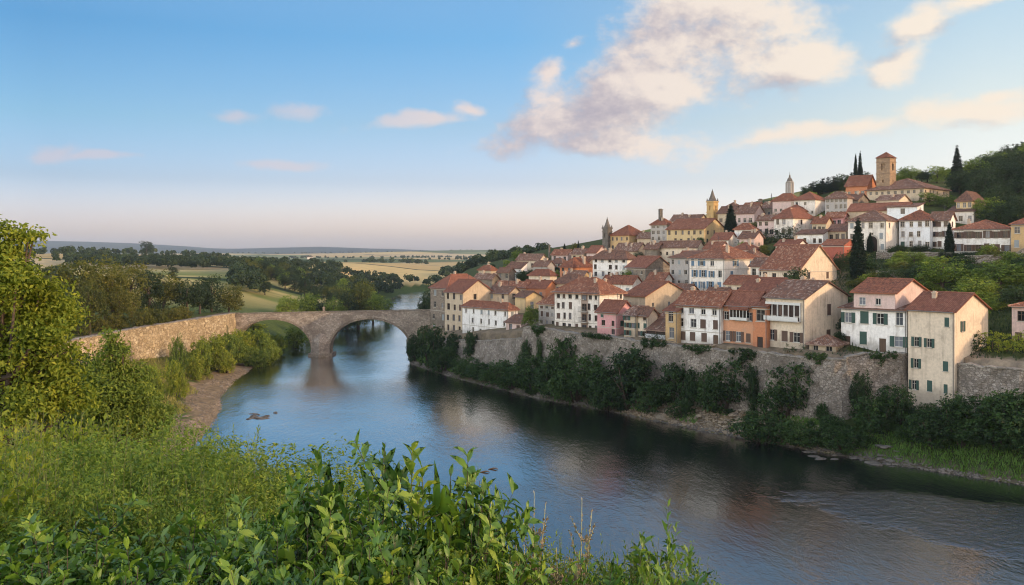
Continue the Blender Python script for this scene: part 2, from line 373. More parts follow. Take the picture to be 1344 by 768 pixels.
def height(x, y):
    x = np.atleast_1d(np.asarray(x, float)); y = np.atleast_1d(np.asarray(y, float))
    sl = sdist(x, y, RIVER_LEFT); sr = -sdist(x, y, RIVER_RIGHT); sw = -sdist(x, y, TOWN_WALL); lw = sdist(x, y, LEFT_WALL)
    # right bank
    bank = np.interp(sr, [-4, 0, 1.5, 6, 14], [-1.6, -.1, .55, 3.0, 5.5])
    hz = hill(x, y, sw)
    far = y > 262
    st = np.where(far, sstep(sw, 0, 25), sstep(sw, .3, .9))
    low = (x > 60) & (y < 122)                       # the grassy shelf at the right has no wall in front of it
    zr = bank*(1-st)+np.maximum(hz, 0)*st
    # left side
    lx = np.interp(x, [-900,-420,-300,-165,-130,-100,-60], [31,27,20,17.2,14,10.5,9.0])
    rise = sstep(y, 285, 430)*(1-sstep(y, 900, 1700))
    plain_z = 9+.5*wav(x, y, 60, 1)*sstep(y, 300, 500)
    inland = np.where(y < 285, 12.0, 9.0+3.0*(1-sstep(y, 285, 330)))
    inland = inland*(1-rise)+lx*rise
    inland = np.where(y > 330, plain_z*(1-rise)+lx*rise+.3*wav(x, y, 50, 2), inland)
    lb = np.interp(sl, [-4, 0, 2, 7, 20, 60], [-1.6, -.1, .25, 1.0, 5.5, 6.5])
    ls = np.where(y > 262, sstep(lw, -22, 22), sstep(lw, .3, .9))
    zl = lb*(1-ls)+inland*ls
    gl = np.where(y < 40, 28.3-.36*np.maximum(y, -5), 28.3-14.4-.55*(y-40))+.13*np.clip(-x, 0, 60)-.16*np.maximum(x-1, 0)-.10*np.maximum(x-6, 0)
    gl = gl+.12*wav(x, y, 2.3, 4)
    zl = np.maximum(zl, np.minimum(gl, np.maximum(sl, 0)*.8))
    z = np.where(sr > 0, zr, np.where(sl > 0, zl, np.maximum(np.interp(np.minimum(-sl, -sr), [0, 4], [-.1, -1.6]), -1.6)))
    # the plain runs out to blue hills
    fz = 9+1.2*wav(x, y, 260, 3)+3.0*wav(x, y, 900, 7)*sstep(y, 1200, 3000)
    z = np.where(y > 620, z*(1-sstep(y, 620, 900))*1.0+sstep(y, 620, 900)*(fz*(1-rise)+rise*np.maximum(lx, fz)), z)
    bx = x/np.maximum(y, 1)*F+CX
    top = np.interp(bx, [-400,0,150,240,290,360,420,520,600,700,760,900], [120,118,98,62,38,50,58,40,14,26,52,60])
    ridge = sstep(y, 5200, 7200)*top*(1+.06*wav(x, y, 700, 2))
    ridge2 = sstep(y, 3000, 4200)*(1-sstep(y, 4200, 5200))*np.maximum(0, 12+8*wav(x, y, 800, 5))
    return z+ridge+ridge2
def hgt(x, y): return float(height(x, y)[0])
def ground_at(px, py, y0=20.0, y1=900.0):
    """where the line of sight through a photo pixel meets the ground"""
    Y = np.arange(y0, y1, .5); X = (px-CX)/F*Y; z = CAMZ-(py-HY)*Y/F
    k = np.nonzero(height(X, Y) >= z)[0]
    if not len(k): return None
    return float(X[k[0]]), float(Y[k[0]])

def grid_axis(segs):
    a = []
    for lo, hi, st in segs: a += list(np.arange(lo, hi, st))
    a.append(segs[-1][1]); return np.array(a)
gx = grid_axis([(-9000,-3000,400),(-3000,-1200,120),(-1200,-400,40),(-400,-130,10),(-130,-95,3),(-95,110,1.25),(110,220,4),(220,600,20),(600,1500,60),(1500,3000,150),(3000,9000,400)])
gy = grid_axis([(-420,-40,20),(-40,0,4),(0,95,1.5),(95,300,1.25),(300,500,4),(500,1000,12),(1000,2000,40),(2000,5000,100),(5000,9600,160)])
GX, GY = np.meshgrid(gx, gy); GZ = height(GX.ravel(), GY.ravel()).reshape(GX.shape)
nx, ny = len(gx), len(gy)
idx = np.arange(nx*ny).reshape(ny, nx)
quads = np.stack([idx[:-1,:-1], idx[:-1,1:], idx[1:,1:], idx[1:,:-1]], -1).reshape(-1, 4)
fx, fy, fz_ = GX.ravel(), GY.ravel(), GZ.ravel()
s_l = sdist(fx, fy, RIVER_LEFT); s_r = -sdist(fx, fy, RIVER_RIGHT); s_w = -sdist(fx, fy, TOWN_WALL); s_lw = sdist(fx, fy, LEFT_WALL)
def paint():
    n = len(fx); col = np.tile(np.array([.085,.115,.030]), (n, 1))
    def put(mask, c, f=1.0):
        k = (np.asarray(mask, float)*f)[:, None]; col[:] = col*(1-k)+np.array(c)*k
    wv = wav(fx, fy, 3.1, 2)*.5+.5*wav(fx, fy, 9, 5)
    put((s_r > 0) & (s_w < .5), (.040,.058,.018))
    put(((s_r > 0) & (s_r < 1.5+wv*1.2)), (.10,.082,.062))
    rocky = (s_r > 0) & (s_r < 9+3*wv) & (fy > 130) & (fy < 168) & (fx < 47) & (s_w < 0)
    put(rocky, (.16,.115,.075), .85)
    put((s_r > 0) & (s_w > .4) & (fy < 500), (.055,.068,.022))
    put((s_r > 0) & (s_w > .4) & (s_w < 4) & (fy < 250) & (fy > 120), (.22,.18,.14))
    put((s_r > 0) & (s_w > .4) & (s_w < 70) & (fy < 330) & (fy > 140) & (CX+F*fx/np.maximum(fy,1) < 1110), (.16,.125,.09), .7)
    put((s_l > -1) & (s_l < 7.5+2.0*wv) & (fy > 100) & (fy < 262) & (s_r < 0), (.25,.185,.115))
    put((s_l > 2) & (fx < -72) & (fy > 150) & (fy < 262) & (s_lw < 0), (.20,.16,.06), .5)
    put((s_lw > .5) & (s_lw < 7) & (fy < 270), (.16,.13,.095))
    return col
ground_col = paint()
field_mask = np.clip(sstep(fy, 300, 420), 0, 1)*((s_l > 14) | (s_r > 90) | (fy > 700))
def ground_material():
    m, t = new_mat('ground'); pos = t.new('ShaderNodeNewGeometry').outputs['Position']
    base = t.new('ShaderNodeAttribute', attribute_name='base').outputs['Color']
    fm = t.new('ShaderNodeAttribute', attribute_name='field').outputs['Fac']
    n = t.noise(pos, .6, 6, .7); n2 = t.noise(pos, .05, 4, .6)
    near = t.mix(t.sm(n, .25, .8), t.mix(1.0, base, (.55,.55,.55,1), 'MULTIPLY'), t.mix(1.0, base, (1.4,1.35,1.2,1), 'MULTIPLY'))
    P = t.mapping(pos, rot=(0, 0, .35), scale=(1/420, 1/330, 0))
    P = t.vm('ADD', P, t.vm('SCALE', t.vm('SUBTRACT', t.noise(P, 1.3, 2, .5, out='Color'), (.5,.5,.5)), scale=.25))
    cell = t.xyz(t.voro(P, 1.0, 'F1', 'Color'))[0]
    fields = t.ramp(cell, [(0, (.52,.37,.16)), (.2, (.62,.47,.23)), (.40, (.12,.15,.05)), (.5, (.56,.42,.22)), (.66, (.20,.22,.08)), (.74, (.60,.44,.19)), (.92, (.08,.11,.04))], 'CONSTANT')
    nearf = t.mix(t.sm(t.noise(pos, .018, 3, .5), .42, .55), (.17,.20,.05,1), (.46,.37,.14,1))
    y = t.xyz(pos)[1]
    fields = t.mix(t.sm(y, 460, 640), nearf, fields)
    edge = t.voro(P, 1.0, 'DISTANCE_TO_EDGE')
    fields = t.mix(t.sm(edge, .030, .012), fields, (.035,.055,.022,1))
    fields = t.mix(t.m('MULTIPLY', t.sm(t.noise(pos, .004, 5, .65), .60, .70), .7), fields, (.045,.07,.028,1))
    fields = t.mix(t.sm(n2, .3, .8), t.mix(1.0, fields, (.8,.8,.8,1), 'MULTIPLY'), fields)
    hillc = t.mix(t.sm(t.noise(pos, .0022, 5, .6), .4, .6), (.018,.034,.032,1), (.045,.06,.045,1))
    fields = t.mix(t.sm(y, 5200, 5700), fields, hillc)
    base = t.mix(fm, near, fields)
    finish(t, bsdf(t, base, .95, .08, bump(t, n, .6, .25))); return m
ground = link('ground', np_mesh('ground', np.c_[fx, fy, fz_], quads, ground_material(), True, {'base': ground_col, 'field': field_mask}))
tag(ground, kind='structure')

# water
def water_material():
    m, t = new_mat('river_water'); pos = t.new('ShaderNodeNewGeometry').outputs['Position']
    w1 = t.noise(t.mapping(pos, rot=(0,0,.65), scale=(1, .42, 1)), 1.1, 3, .55)
    w2 = t.noise(t.mapping(pos, rot=(0,0,.5), scale=(1, .5, 1)), 3.6, 3, .6)
    w3 = t.noise(t.mapping(pos, rot=(0,0,.7), scale=(1, .35, 1)), .16, 3, .5)
    calm = t.sm(t.noise(pos, .035, 3, .5), .35, .65, .55, 1.25)
    # shallow rapids below the rocks at the right
    v = t.mapping(pos, (58, 94, 0), (0, 0, -.62), (30, 11, 1), 'TEXTURE')
    rap = t.sm(t.m('ADD', t.vm('LENGTH', t.vm('MULTIPLY', v, (1, 1, 0))), t.m('MULTIPLY', t.m('SUBTRACT', t.noise(pos, .18, 4, .6), .5), .9)), 1.05, .75)
    h = t.m('ADD', t.m('MULTIPLY', w1, .058), t.m('MULTIPLY', w2, .034))
    h = t.m('MULTIPLY', h, calm)
    h = t.m('ADD', h, t.m('MULTIPLY', w3, .10))
    r1 = t.noise(t.mapping(pos, rot=(0,0,.9), scale=(1, .6, 1)), 1.3, 4, .65)
    h = t.m('ADD', h, t.m('MULTIPLY', t.m('MULTIPLY', r1, rap), .24))
    nb = t.new('ShaderNodeBump'); nb.inputs['Strength'].default_value = 1.0; nb.inputs['Distance'].default_value = 1.0
    t.put(nb.inputs['Height'], h)
    streak = t.noise(t.mapping(pos, rot=(0,0,.62), scale=(.5, 2.2, 1)), 1.1, 5, .7)
    foam = t.m('MULTIPLY', t.sm(streak, .50, .74), rap)
    col = t.mix(t.m('MULTIPLY', foam, .22), (.004,.007,.009,1), (.55,.57,.6,1))
    deep = bsdf(t, col, t.sm(rap, 0, 1, .04, .12), .5, nb.outputs[0], IOR=1.9)
    g = t.new('ShaderNodeBsdfGlossy'); g.inputs['Color'].default_value = (.95, .94, .92, 1); t.put(g.inputs['Roughness'], t.sm(rap, 0, 1, .05, .12)); t.put(g.inputs['Normal'], nb.outputs[0])
    mx = t.new('ShaderNodeMixShader'); t.put(mx.inputs[0], t.sm(t.xyz(pos)[1], 88, 175, .10, .60)); t.l.new(deep, mx.inputs[1]); t.l.new(g.outputs[0], mx.inputs[2])   # mirror share graded by distance to brighten the far reflection and darken near water
    finish(t, mx.outputs[0]); return m
wm = MB(); wm.poly([(-160,-420,0),(640,-420,0),(640,1010,0),(-160,1010,0)])
river = wm.build('river', water_material()); tag(river, kind='structure')

# haze: the evening air between here and the blue hills
def haze_box():
    m = bpy.data.materials.new('haze'); m.use_nodes = True; t = NT(m.node_tree)
    v = t.new('ShaderNodeVolumePrincipled'); v.inputs['Color'].default_value = (.72,.83,.97,1); v.inputs['Density'].default_value = 0.000075
    v.inputs['Anisotropy'].default_value = 0.25
    o = t.new('ShaderNodeOutputMaterial'); t.l.new(v.outputs[0], o.inputs['Volume'])
    b = MB(); b.box(-9300, 9300, -450, 9800, -3.5, 165); h = b.build('haze', m); tag(h, kind='stuff'); return h
haze_box()
# ------------------------------------------------------------------ stone bridge
M_BRIDGE = stone('bridge_stone', [(.45,.37,.29), (.56,.47,.37), (.36,.30,.24), (.62,.53,.43), (.50,.41,.31)], (.24,.195,.155), 1.5, 1.7, (.12,.09,.065))
M_RING = stone('arch_stone', [(.40,.32,.23), (.34,.27,.2), (.45,.37,.28)], (.18,.14,.1), 1.4, 1.0)
M_ROAD = plain('road_dust', (.22,.19,.15), .95, .1)
def bridge():
    root = tag(empty('stone_bridge', (-52, 256.5, 0)), 'two-arched stone road bridge spanning the river on one central pier', 'bridge')
    ox, oy = -52, 256.5
    x0, x1 = -80.4, -23.4; top = lambda x: np.interp(x, [x0, x1], [12.0, 13.15])-.9
    arches = [(-68.7, 11.1, 2.0, 8.45), (-40.75, 11.5, 2.0, 8.55)]
    xs = list(np.arange(x0, x1, .3))+[x1]
    for c, r, _, _ in arches: xs += [c-r-.004, c-r+.004, c+r-.004, c+r+.004]+[c-r*cos(a) for a in np.linspace(.03, .6, 12)]+[c+r*cos(a) for a in np.linspace(.03, .6, 12)]
    xs = sorted(set(round(v, 4) for v in xs))
    def low(x):
        for c, r, zs, h in arches:
            if abs(x-c) < r: return zs+h*sqrt(max(0, 1-((x-c)/r)**2))
        return -1.2
    b = MB(); ya, yb = -2.5, 2.5
    rows = 8
    for i in range(len(xs)-1):
        p, q = xs[i], xs[i+1]; lp, lq, tp, tq = low(p), low(q), top(p), top(q)
        for s, y in ((1, ya), (-1, yb)):
            pts = [(p-ox, y, lp), (q-ox, y, lq), (q-ox, y, tq), (p-ox, y, tp)]; b.poly(pts if s > 0 else pts[::-1])
        b.poly([(p-ox, yb, lp), (q-ox, yb, lq), (q-ox, ya, lq), (p-ox, ya, lp)])
        if lp > -1 or lq > -1: pass
    b.poly([(x0-ox, ya, -1.2), (x0-ox, ya, top(x0)), (x0-ox, yb, top(x0)), (x0-ox, yb, -1.2)])
    b.poly([(x1-ox, ya, -1.2), (x1-ox, yb, -1.2), (x1-ox, yb, top(x1)), (x1-ox, ya, top(x1))])
    b.build('spandrel_wall', M_BRIDGE, root)
    d = MB(); d.prism([(x0-ox, ya+.02, top(x0)-.3), (x1-ox, ya+.02, top(x1)-.3), (x1-ox, yb-.02, top(x1)-.3), (x0-ox, yb-.02, top(x0)-.3)],
                      [(x0-ox, ya+.02, top(x0)+.05), (x1-ox, ya+.02, top(x1)+.05), (x1-ox, yb-.02, top(x1)+.05), (x0-ox, yb-.02, top(x0)+.05)])
    d.build('roadway', M_ROAD, root)
    rr = random.Random(3)
    for y in (ya, yb-.35):
        p = MB(); n = 60
        for i in range(n):
            a = x0+(x1-x0)*i/n; c = x0+(x1-x0)*(i+1)/n; k = rr.uniform(-.03, .03)
            p.prism([(a-ox, y-.03, top(a)-.02), (c-ox, y-.03, top(c)-.02), (c-ox, y+.38, top(c)-.02), (a-ox, y+.38, top(a)-.02)],
                    [(a-ox, y-.03, top(a)+.72+k), (c-ox, y-.03, top(c)+.72+k), (c-ox, y+.38, top(c)+.72+k), (a-ox, y+.38, top(a)+.72+k)])
        par = p.build('parapet', M_BRIDGE, root)
        q = MB()
        for i in range(n):
            a = x0+(x1-x0)*i/n; c = x0+(x1-x0)*(i+.96)/n; k = rr.uniform(-.025, .035)
            q.prism([(a-ox, y-.10, top(a)+.76), (c-ox, y-.10, top(c)+.76), (c-ox, y+.45, top(c)+.76), (a-ox, y+.45, top(a)+.76)],
                    [(a-ox, y-.10, top(a)+.92+k), (c-ox, y-.10, top(c)+.92+k), (c-ox, y+.45, top(c)+.92+k), (a-ox, y+.45, top(a)+.92+k)])
        q.build('coping', M_RING, par)
    for c, r, zs, h in arches:                                   # dressed ring of voussoirs
        g = MB(); n = 46; t = .62
        for i in range(n):
            a0 = pi*i/n; a1 = pi*(i+.93)/n
            pt = lambda a, e: (c+(r+e)*cos(a)-ox, zs+(h+e)*sin(a))
            e = t+rr.uniform(-.07, .07)
            ii = [pt(a0, -.03), pt(a1, -.03), pt(a1, e), pt(a0, e)]
            g.prism([(u, ya+.05, v) for u, v in ii], [(u, ya-.09, v) for u, v in ii])
        g.build('arch_ring', M_RING, root)
    k = MB(); px0, px1 = -57.6, -52.2                             # pier with pointed cutwater and a footing
    cx = (px0+px1)/2
    k.prism([(px0-ox, ya-.02, -1.5), (cx-ox, ya-2.2, -1.5), (px1-ox, ya-.02, -1.5)], [(px0+.1-ox, ya-.02, 4.2), (cx-ox, ya-1.9, 4.2), (px1-.1-ox, ya-.02, 4.2)])
    k.prism([(px0+.1-ox, ya-.02, 4.2), (cx-ox, ya-1.9, 4.2), (px1-.1-ox, ya-.02, 4.2)], [(cx-1.2-ox, ya-.02, 6.3), (cx-ox, ya-.3, 6.6), (cx+1.2-ox, ya-.02, 6.3)])
    k.build('cutwater', M_BRIDGE, root)
    f = MB(); f.prism([(px0-.9-ox, ya-.6, -1.5), (cx-ox, ya-3.2, -1.5), (px1+.9-ox, ya-.6, -1.5), (px1+.9-ox, yb+.8, -1.5), (px0-.9-ox, yb+.8, -1.5)],
                      [(px0-.7-ox, ya-.5, .75), (cx-ox, ya-2.9, .75), (px1+.7-ox, ya-.5, .75), (px1+.7-ox, yb+.7, .75), (px0-.7-ox, yb+.7, .75)])
    f.build('footing', M_RING, root)
bridge()
def shrine():
    z = float(np.interp(-55, [-80.4, -23.4], [12.0, 13.15]))
    r = tag(empty('wayside_shrine', (-53.9, 254.05, z)), 'small pale stone pillar standing on the bridge parapet above the pier', 'shrine')
    b = MB(); b.box(-.42, .42, -.2, .22, 0, .35); b.box(-.3, .3, -.16, .18, .35, 1.25); b.build('pillar', M_RING, r)
    c = MB(); c.prism([(-.45,-.22,1.25),(.45,-.22,1.25),(.45,.25,1.25),(-.45,.25,1.25)], [(-.05,-.03,1.75),(.05,-.03,1.75),(.05,.03,1.75),(-.05,.03,1.75)]); c.build('cap', M_RING, r)
shrine()

# ------------------------------------------------------------------ river walls
M_RUBBLE = stone('rubble_stone', [(.27,.23,.19), (.37,.32,.26), (.21,.18,.15), (.44,.39,.33), (.33,.275,.215)], (.13,.11,.09), 2.1, 1.4, (.10,.082,.065))
M_COPE = stone('coping_stone', [(.33,.30,.26), (.38,.34,.29), (.28,.25,.21)], (.2,.18,.15), .8, 1.0)
M_GOLDEN = stone('golden_stone', [(.40,.31,.18), (.56,.45,.28), (.33,.25,.145), (.62,.52,.35), (.47,.37,.22)], (.20,.15,.09), .95, 1.7, (.20,.15,.085))
def river_wall(name, label, pts, tops, mat, seed, batter=.9, thick=1.0, cat='wall', foot=-.8):
    """a thick battered wall along pts (the water lies on its right-hand side), with a coping part"""
    rr = np.random.RandomState(seed)
    P = np.array(pts, float); seg = np.hypot(*np.diff(P, axis=0).T); L = np.r_[0, np.cumsum(seg)]; n = max(4, int(L[-1]/.9))
    s = np.linspace(0, L[-1], n); X = np.interp(s, L, P[:,0]); Y = np.interp(s, L, P[:,1]); T = np.interp(s, L, tops)
    tx, ty = np.gradient(X), np.gradient(Y); k = np.hypot(tx, ty); nxv, nyv = ty/k, -tx/k
    o = np.array([X[n//2], Y[n//2], 0.0])
    root = tag(empty(name, o), label, cat, kind='thing')
    G = height(X+nxv*(batter+.6), Y+nyv*(batter+.6))+foot
    T = T+rr.normal(0, .07, n)+.22*np.round(np.cumsum(rr.normal(0, .35, n))*.6-np.linspace(0, 1, n)*0).clip(-1, 1)
    R = 9; V = []
    for j in range(R):
        f = j/(R-1); z = G+(T-G)*f
        off = .15+batter*(1-f)+rr.normal(0, .13, n)*(1 if 0 < j < R-1 else .4)
        V.append(np.c_[X+nxv*off, Y+nyv*off, z])
    for (off, z) in ((-thick, T), (-thick, T-3.0)): V.append(np.c_[X+nxv*off, Y+nyv*off, z])
    A = np.concatenate(V)-o; ix = np.arange(len(V)*n).reshape(len(V), n)
    q = np.stack([ix[:-1,:-1], ix[:-1,1:], ix[1:,1:], ix[1:,:-1]], -1).reshape(-1, 4)
    ends = [tuple(int(v) for v in ix[:,0]), tuple(int(v) for v in ix[::-1,-1])]
    link('masonry', np_mesh('masonry', A, [tuple(int(v) for v in f) for f in q]+ends, mat), root)
    c = MB(); i = 0
    while i < n-1:
        j = i+1
        h = .2+rr.uniform(-.04, .04)
        p = lambda m, off, z: (X[m]+nxv[m]*off-o[0], Y[m]+nyv[m]*off-o[1], z)
        zt = lambda m: T[m]-.015
        c.prism([p(i, .28, zt(i)), p(j, .28, zt(j)), p(j, -thick-.1, zt(j)), p(i, -thick-.1, zt(i))], [p(i, .28, zt(i)+h), p(j, .28, zt(j)+h), p(j, -thick-.1, zt(j)+h), p(i, -thick-.1, zt(i)+h)])
        i = j
    c.build('coping', M_COPE, root)
    return root
def sect(p0, p1, step=12, shift=0.0): 
    px = list(np.arange(p0, p1, step))+[p1]; return px, [W(a, ywall(a)+shift) for a in px]
def tops_for(px, rows): return [Zp(np.interp(a, [r[0] for r in rows], [r[1] for r in rows]), ywall(a)) for a in px]
px, pts = sect(561, 690); river_wall('retaining_wall', 'rugged rubble retaining wall under the houses nearest the bridge', pts, tops_for(px, [(561,444),(600,448),(640,449),(690,445)]), M_RUBBLE, 1, 2.2)
px, pts = sect(688, 748); river_wall('retaining_wall', 'tall stone bastion wall between the white house and the tall cream house', pts, tops_for(px, [(688,430),(700,429),(748,436)]), M_RUBBLE, 2, 1.0)
px, pts = sect(746, 1112); river_wall('retaining_wall', 'long grey river wall carrying the pink, white and orange houses', pts, tops_for(px, [(746,437),(800,444),(850,450),(900,456),(1000,465),(1112,473)]), M_RUBBLE, 3, 1.0)
px, pts = sect(1110, 1190); river_wall('retaining_wall', 'stone wall directly below the white house with green shutters', pts, tops_for(px, [(1110,470),(1130,465),(1190,465)]), M_RUBBLE, 4, .9)
px, pts = sect(1255, 1420); river_wall('retaining_wall', 'low stone garden wall with a hedge on top at the right edge', pts, tops_for(px, [(1255,478),(1300,482),(1344,486),(1420,492)]), M_RUBBLE, 5, .6)
lwp = [(-84,100),(-86,140),(-85.5,169),(-84.4,200),(-80.6,236),(-79.4,253.8)]
river_wall('retaining_wall', 'sunlit golden stone wall along the left bank road leading to the bridge', lwp, [12.2,12.3,12.45,12.5,12.3,12.1], M_GOLDEN, 6, .5)

# ------------------------------------------------------------------ houses
WHITE = stucco('white_plaster', (.77,.74,.69), amount=.7); WARMWHITE = stucco('warm_white_plaster', (.72,.66,.58), amount=.7)
CREAM = stucco('cream_plaster', (.64,.53,.40), amount=.65); OCHRE = stucco('ochre_plaster', (.50,.34,.17)); YELLOW = stucco('yellow_plaster', (.55,.41,.22))
ORANGE = stucco('orange_plaster', (.55,.28,.16), (.3,.16,.1)); PINK = stucco('pink_plaster', (.58,.30,.29), (.3,.17,.15)); PALEPINK = stucco('pale_pink_plaster', (.60,.45,.40))
GREY = stucco('grey_plaster', (.38,.35,.32)); BEIGE = stucco('beige_plaster', (.50,.40,.28), amount=.6); RED = stucco('red_brick_wall', (.36,.11,.075), (.18,.08,.06), .4)
RUST = stucco('rust_plaster', (.48,.20,.10), (.25,.12,.08)); BLUEWHITE = stucco('cool_white_plaster', (.72,.73,.73), amount=.65)
STONEWALL = stone('house_stone', [(.30,.24,.18), (.38,.31,.24), (.24,.19,.15), (.42,.35,.27)], (.24,.19,.14), 2.2, 1.4)
TOWERSTONE = stone('tower_stone', [(.34,.23,.14), (.42,.29,.18), (.29,.2,.13)], (.25,.18,.12), 1.2, 1.4, (.2,.14,.09))
DARKTOWER = stone('dark_tower_stone', [(.16,.14,.12), (.22,.19,.16), (.13,.115,.1)], (.1,.09,.08), 1.2, 1.4)
T_RED = tile_mat('terracotta_tiles', [(.12,.052,.035), (.22,.088,.052), (.29,.115,.066), (.18,.078,.052), (.40,.22,.14)])
T_BROWN = tile_mat('brown_tiles', [(.10,.06,.046), (.17,.092,.065), (.235,.12,.078), (.14,.085,.066), (.36,.25,.19)])
T_BRIGHT = tile_mat('new_terracotta_tiles', [(.17,.072,.048), (.23,.092,.058), (.29,.13,.085)])
WOODM = plain('weathered_wood', (.10,.065,.045), .8, .2); DARKWOOD = plain('dark_timber', (.045,.032,.026), .8, .2)
FRAME = {'w': plain('white_painted_frame', (.55,.54,.5), .6, .3), 'b': plain('brown_frame', (.13,.09,.065), .7, .3), 's': plain('stone_surround', (.42,.38,.32), .9, .1)}
SHUT = {'g': plain('green_shutter', (.035,.075,.06), .6, .3), 'u': plain('blue_shutter', (.10,.17,.24), .6, .3), 'n': plain('brown_shutter', (.10,.062,.045), .7, .3), 'y': plain('grey_shutter', (.25,.27,.27), .7, .3)}
def glass():
    m, t = new_mat('window_glass'); R = t.new('ShaderNodeObjectInfo').outputs['Random']
    finish(t, bsdf(t, t.ramp(R, [(0, (.010,.011,.012)), (.55, (.02,.022,.026)), (.75, (.05,.055,.065)), (.9, (.16,.17,.19))]), .12, .5)); return m
GLASS = glass(); METAL = plain('dark_iron', (.03,.03,.032), .5, .4); CHIM = stucco('chimney_plaster', (.42,.33,.25))
PIPE = plain('zinc_pipe', (.16,.15,.14), .5, .4)
_cache = {}
def win_meshes(w, h, style, fr, arch=False):
    """frame, pane, shutter and sill meshes for a window w x h; origin at the bottom centre of the opening, facing -y, wall face at y=0"""
    key = (round(w, 1), round(h, 1), style, fr, arch)
    if key in _cache: return _cache[key]
    w, h = key[0], key[1]; t = .085
    f = MB(); f.box(-w/2, -w/2+t, .10, .20, 0, h); f.box(w/2-t, w/2, .10, .20, 0, h); f.box(-w/2+t, w/2-t, .10, .20, h-t, h); f.box(-w/2+t, w/2-t, .10, .20, 0, t)
    f.box(-.03, .03, .12, .18, t, h-t)
    if h > 1.2: f.box(-w/2+t, -.03, .13, .17, h*.62-.02, h*.62+.02); f.box(.03, w/2-t, .13, .17, h*.62-.02, h*.62+.02)
    frame = f.mesh('window', FRAME[fr])
    if fr in ('w', 's'):                       # dressed surround standing a little proud of the plaster
        k = .13; f.box(-w/2-k, -w/2-.002, -.035, .06, -.05, h+k); f.box(w/2+.002, w/2+k, -.035, .06, -.05, h+k); f.box(-w/2-.002, w/2+.002, -.035, .06, h+.002, h+k)
    g = MB(); g.box(-w/2+t*.5, w/2-t*.5, .145, .155, t*.5, h-t*.5); pane = g.mesh('pane', GLASS)
    s = MB(); s.box(-w/2-.1, w/2+.1, -.12, .10, -.12, -.003); sill = s.mesh('sill', FRAME['s'])
    sh = None
    if style:
        q = MB(); sw = w/2
        q.box(0, sw, -.075, -.02, 0, h)
        nsl = 9
        for i in range(nsl): z = .08+(h-.16)*i/nsl; q.box(.06, sw-.06, -.10, -.076, z, z+(h-.16)/nsl*.62)
        sh = q.mesh('shutter', SHUT[style])
    _cache[key] = (frame, pane, sill, sh); return _cache[key]
def facade(mb, p0, p1, z0, z1, holes, depth=.30):
    """a wall from p0 to p1 (seen from outside left to right) with true openings and reveals; holes = (u0, u1, v0, v1)"""
    L = sqrt((p1[0]-p0[0])**2+(p1[1]-p0[1])**2); ux, uy = (p1[0]-p0[0])/L, (p1[1]-p0[1])/L; ix, iy = -uy, ux
    us = sorted({0.0, L} | {h[0] for h in holes} | {h[1] for h in holes}); vs = sorted({z0, z1} | {h[2] for h in holes} | {h[3] for h in holes})
    pt = lambda u, v, dd=0: (p0[0]+ux*u+ix*dd, p0[1]+uy*u+iy*dd, v)
    for a, b in zip(us[:-1], us[1:]):
        if b-a < 1e-5: continue
        for c, d in zip(vs[:-1], vs[1:]):
            if d-c < 1e-5: continue
            m, n = (a+b)/2, (c+d)/2
            if any(h[0] < m < h[1] and h[2] < n < h[3] for h in holes): continue
            mb.poly([pt(a, c), pt(b, c), pt(b, d), pt(a, d)])
    for (a, b, c, d) in holes:
        mb.poly([pt(a, c), pt(a, d), pt(a, d, depth), pt(a, c, depth)]); mb.poly([pt(b, d), pt(b, c), pt(b, c, depth), pt(b, d, depth)])
        mb.poly([pt(a, d), pt(b, d), pt(b, d, depth), pt(a, d, depth)]); mb.poly([pt(b, c), pt(a, c), pt(a, c, depth), pt(b, c, depth)])
        mb.poly([pt(a, c, depth), pt(b, c, depth), pt(b, d, depth), pt(a, d, depth)])
    return pt
def roof_slope(V, Fq, UV, e0, e1, r1, r0, rng, cell=.55):
    """one tiled slope with sagging, uneven courses: eave e0->e1, ridge r0->r1"""
    e0, e1, r0, r1 = (np.array(p, float) for p in (e0, e1, r0, r1))
    n = max(2, int(np.linalg.norm(e1-e0)/cell)); m = max(2, int(np.linalg.norm((r0+r1)/2-(e0+e1)/2)/cell)); b = len(V)
    ud = (e1-e0)/max(1e-6, np.linalg.norm(e1-e0)); off = rng.uniform(0, 100)
    sag = rng.uniform(.02, .10)
    for j in range(m+1):
        f = j/m
        a, c = e0+(r0-e0)*f, e1+(r1-e1)*f
        for i in range(n+1):
            g = i/n; p = a+(c-a)*g
            z = rng.uniform(-.028, .028)-sag*sin(pi*g)*sin(pi*f)
            if j == 0: z += rng.uniform(-.03, .01)
            q = p+np.array([0, 0, z]); V.append(tuple(q)); UV.append((float(np.dot(p-e0, ud))+off, f*np.linalg.norm((r0+r1)/2-(e0+e1)/2)+off))
    for j in range(m):
        for i in range(n):
            k = b+j*(n+1)+i; Fq.append((k, k+1, k+n+2, k+n+1))
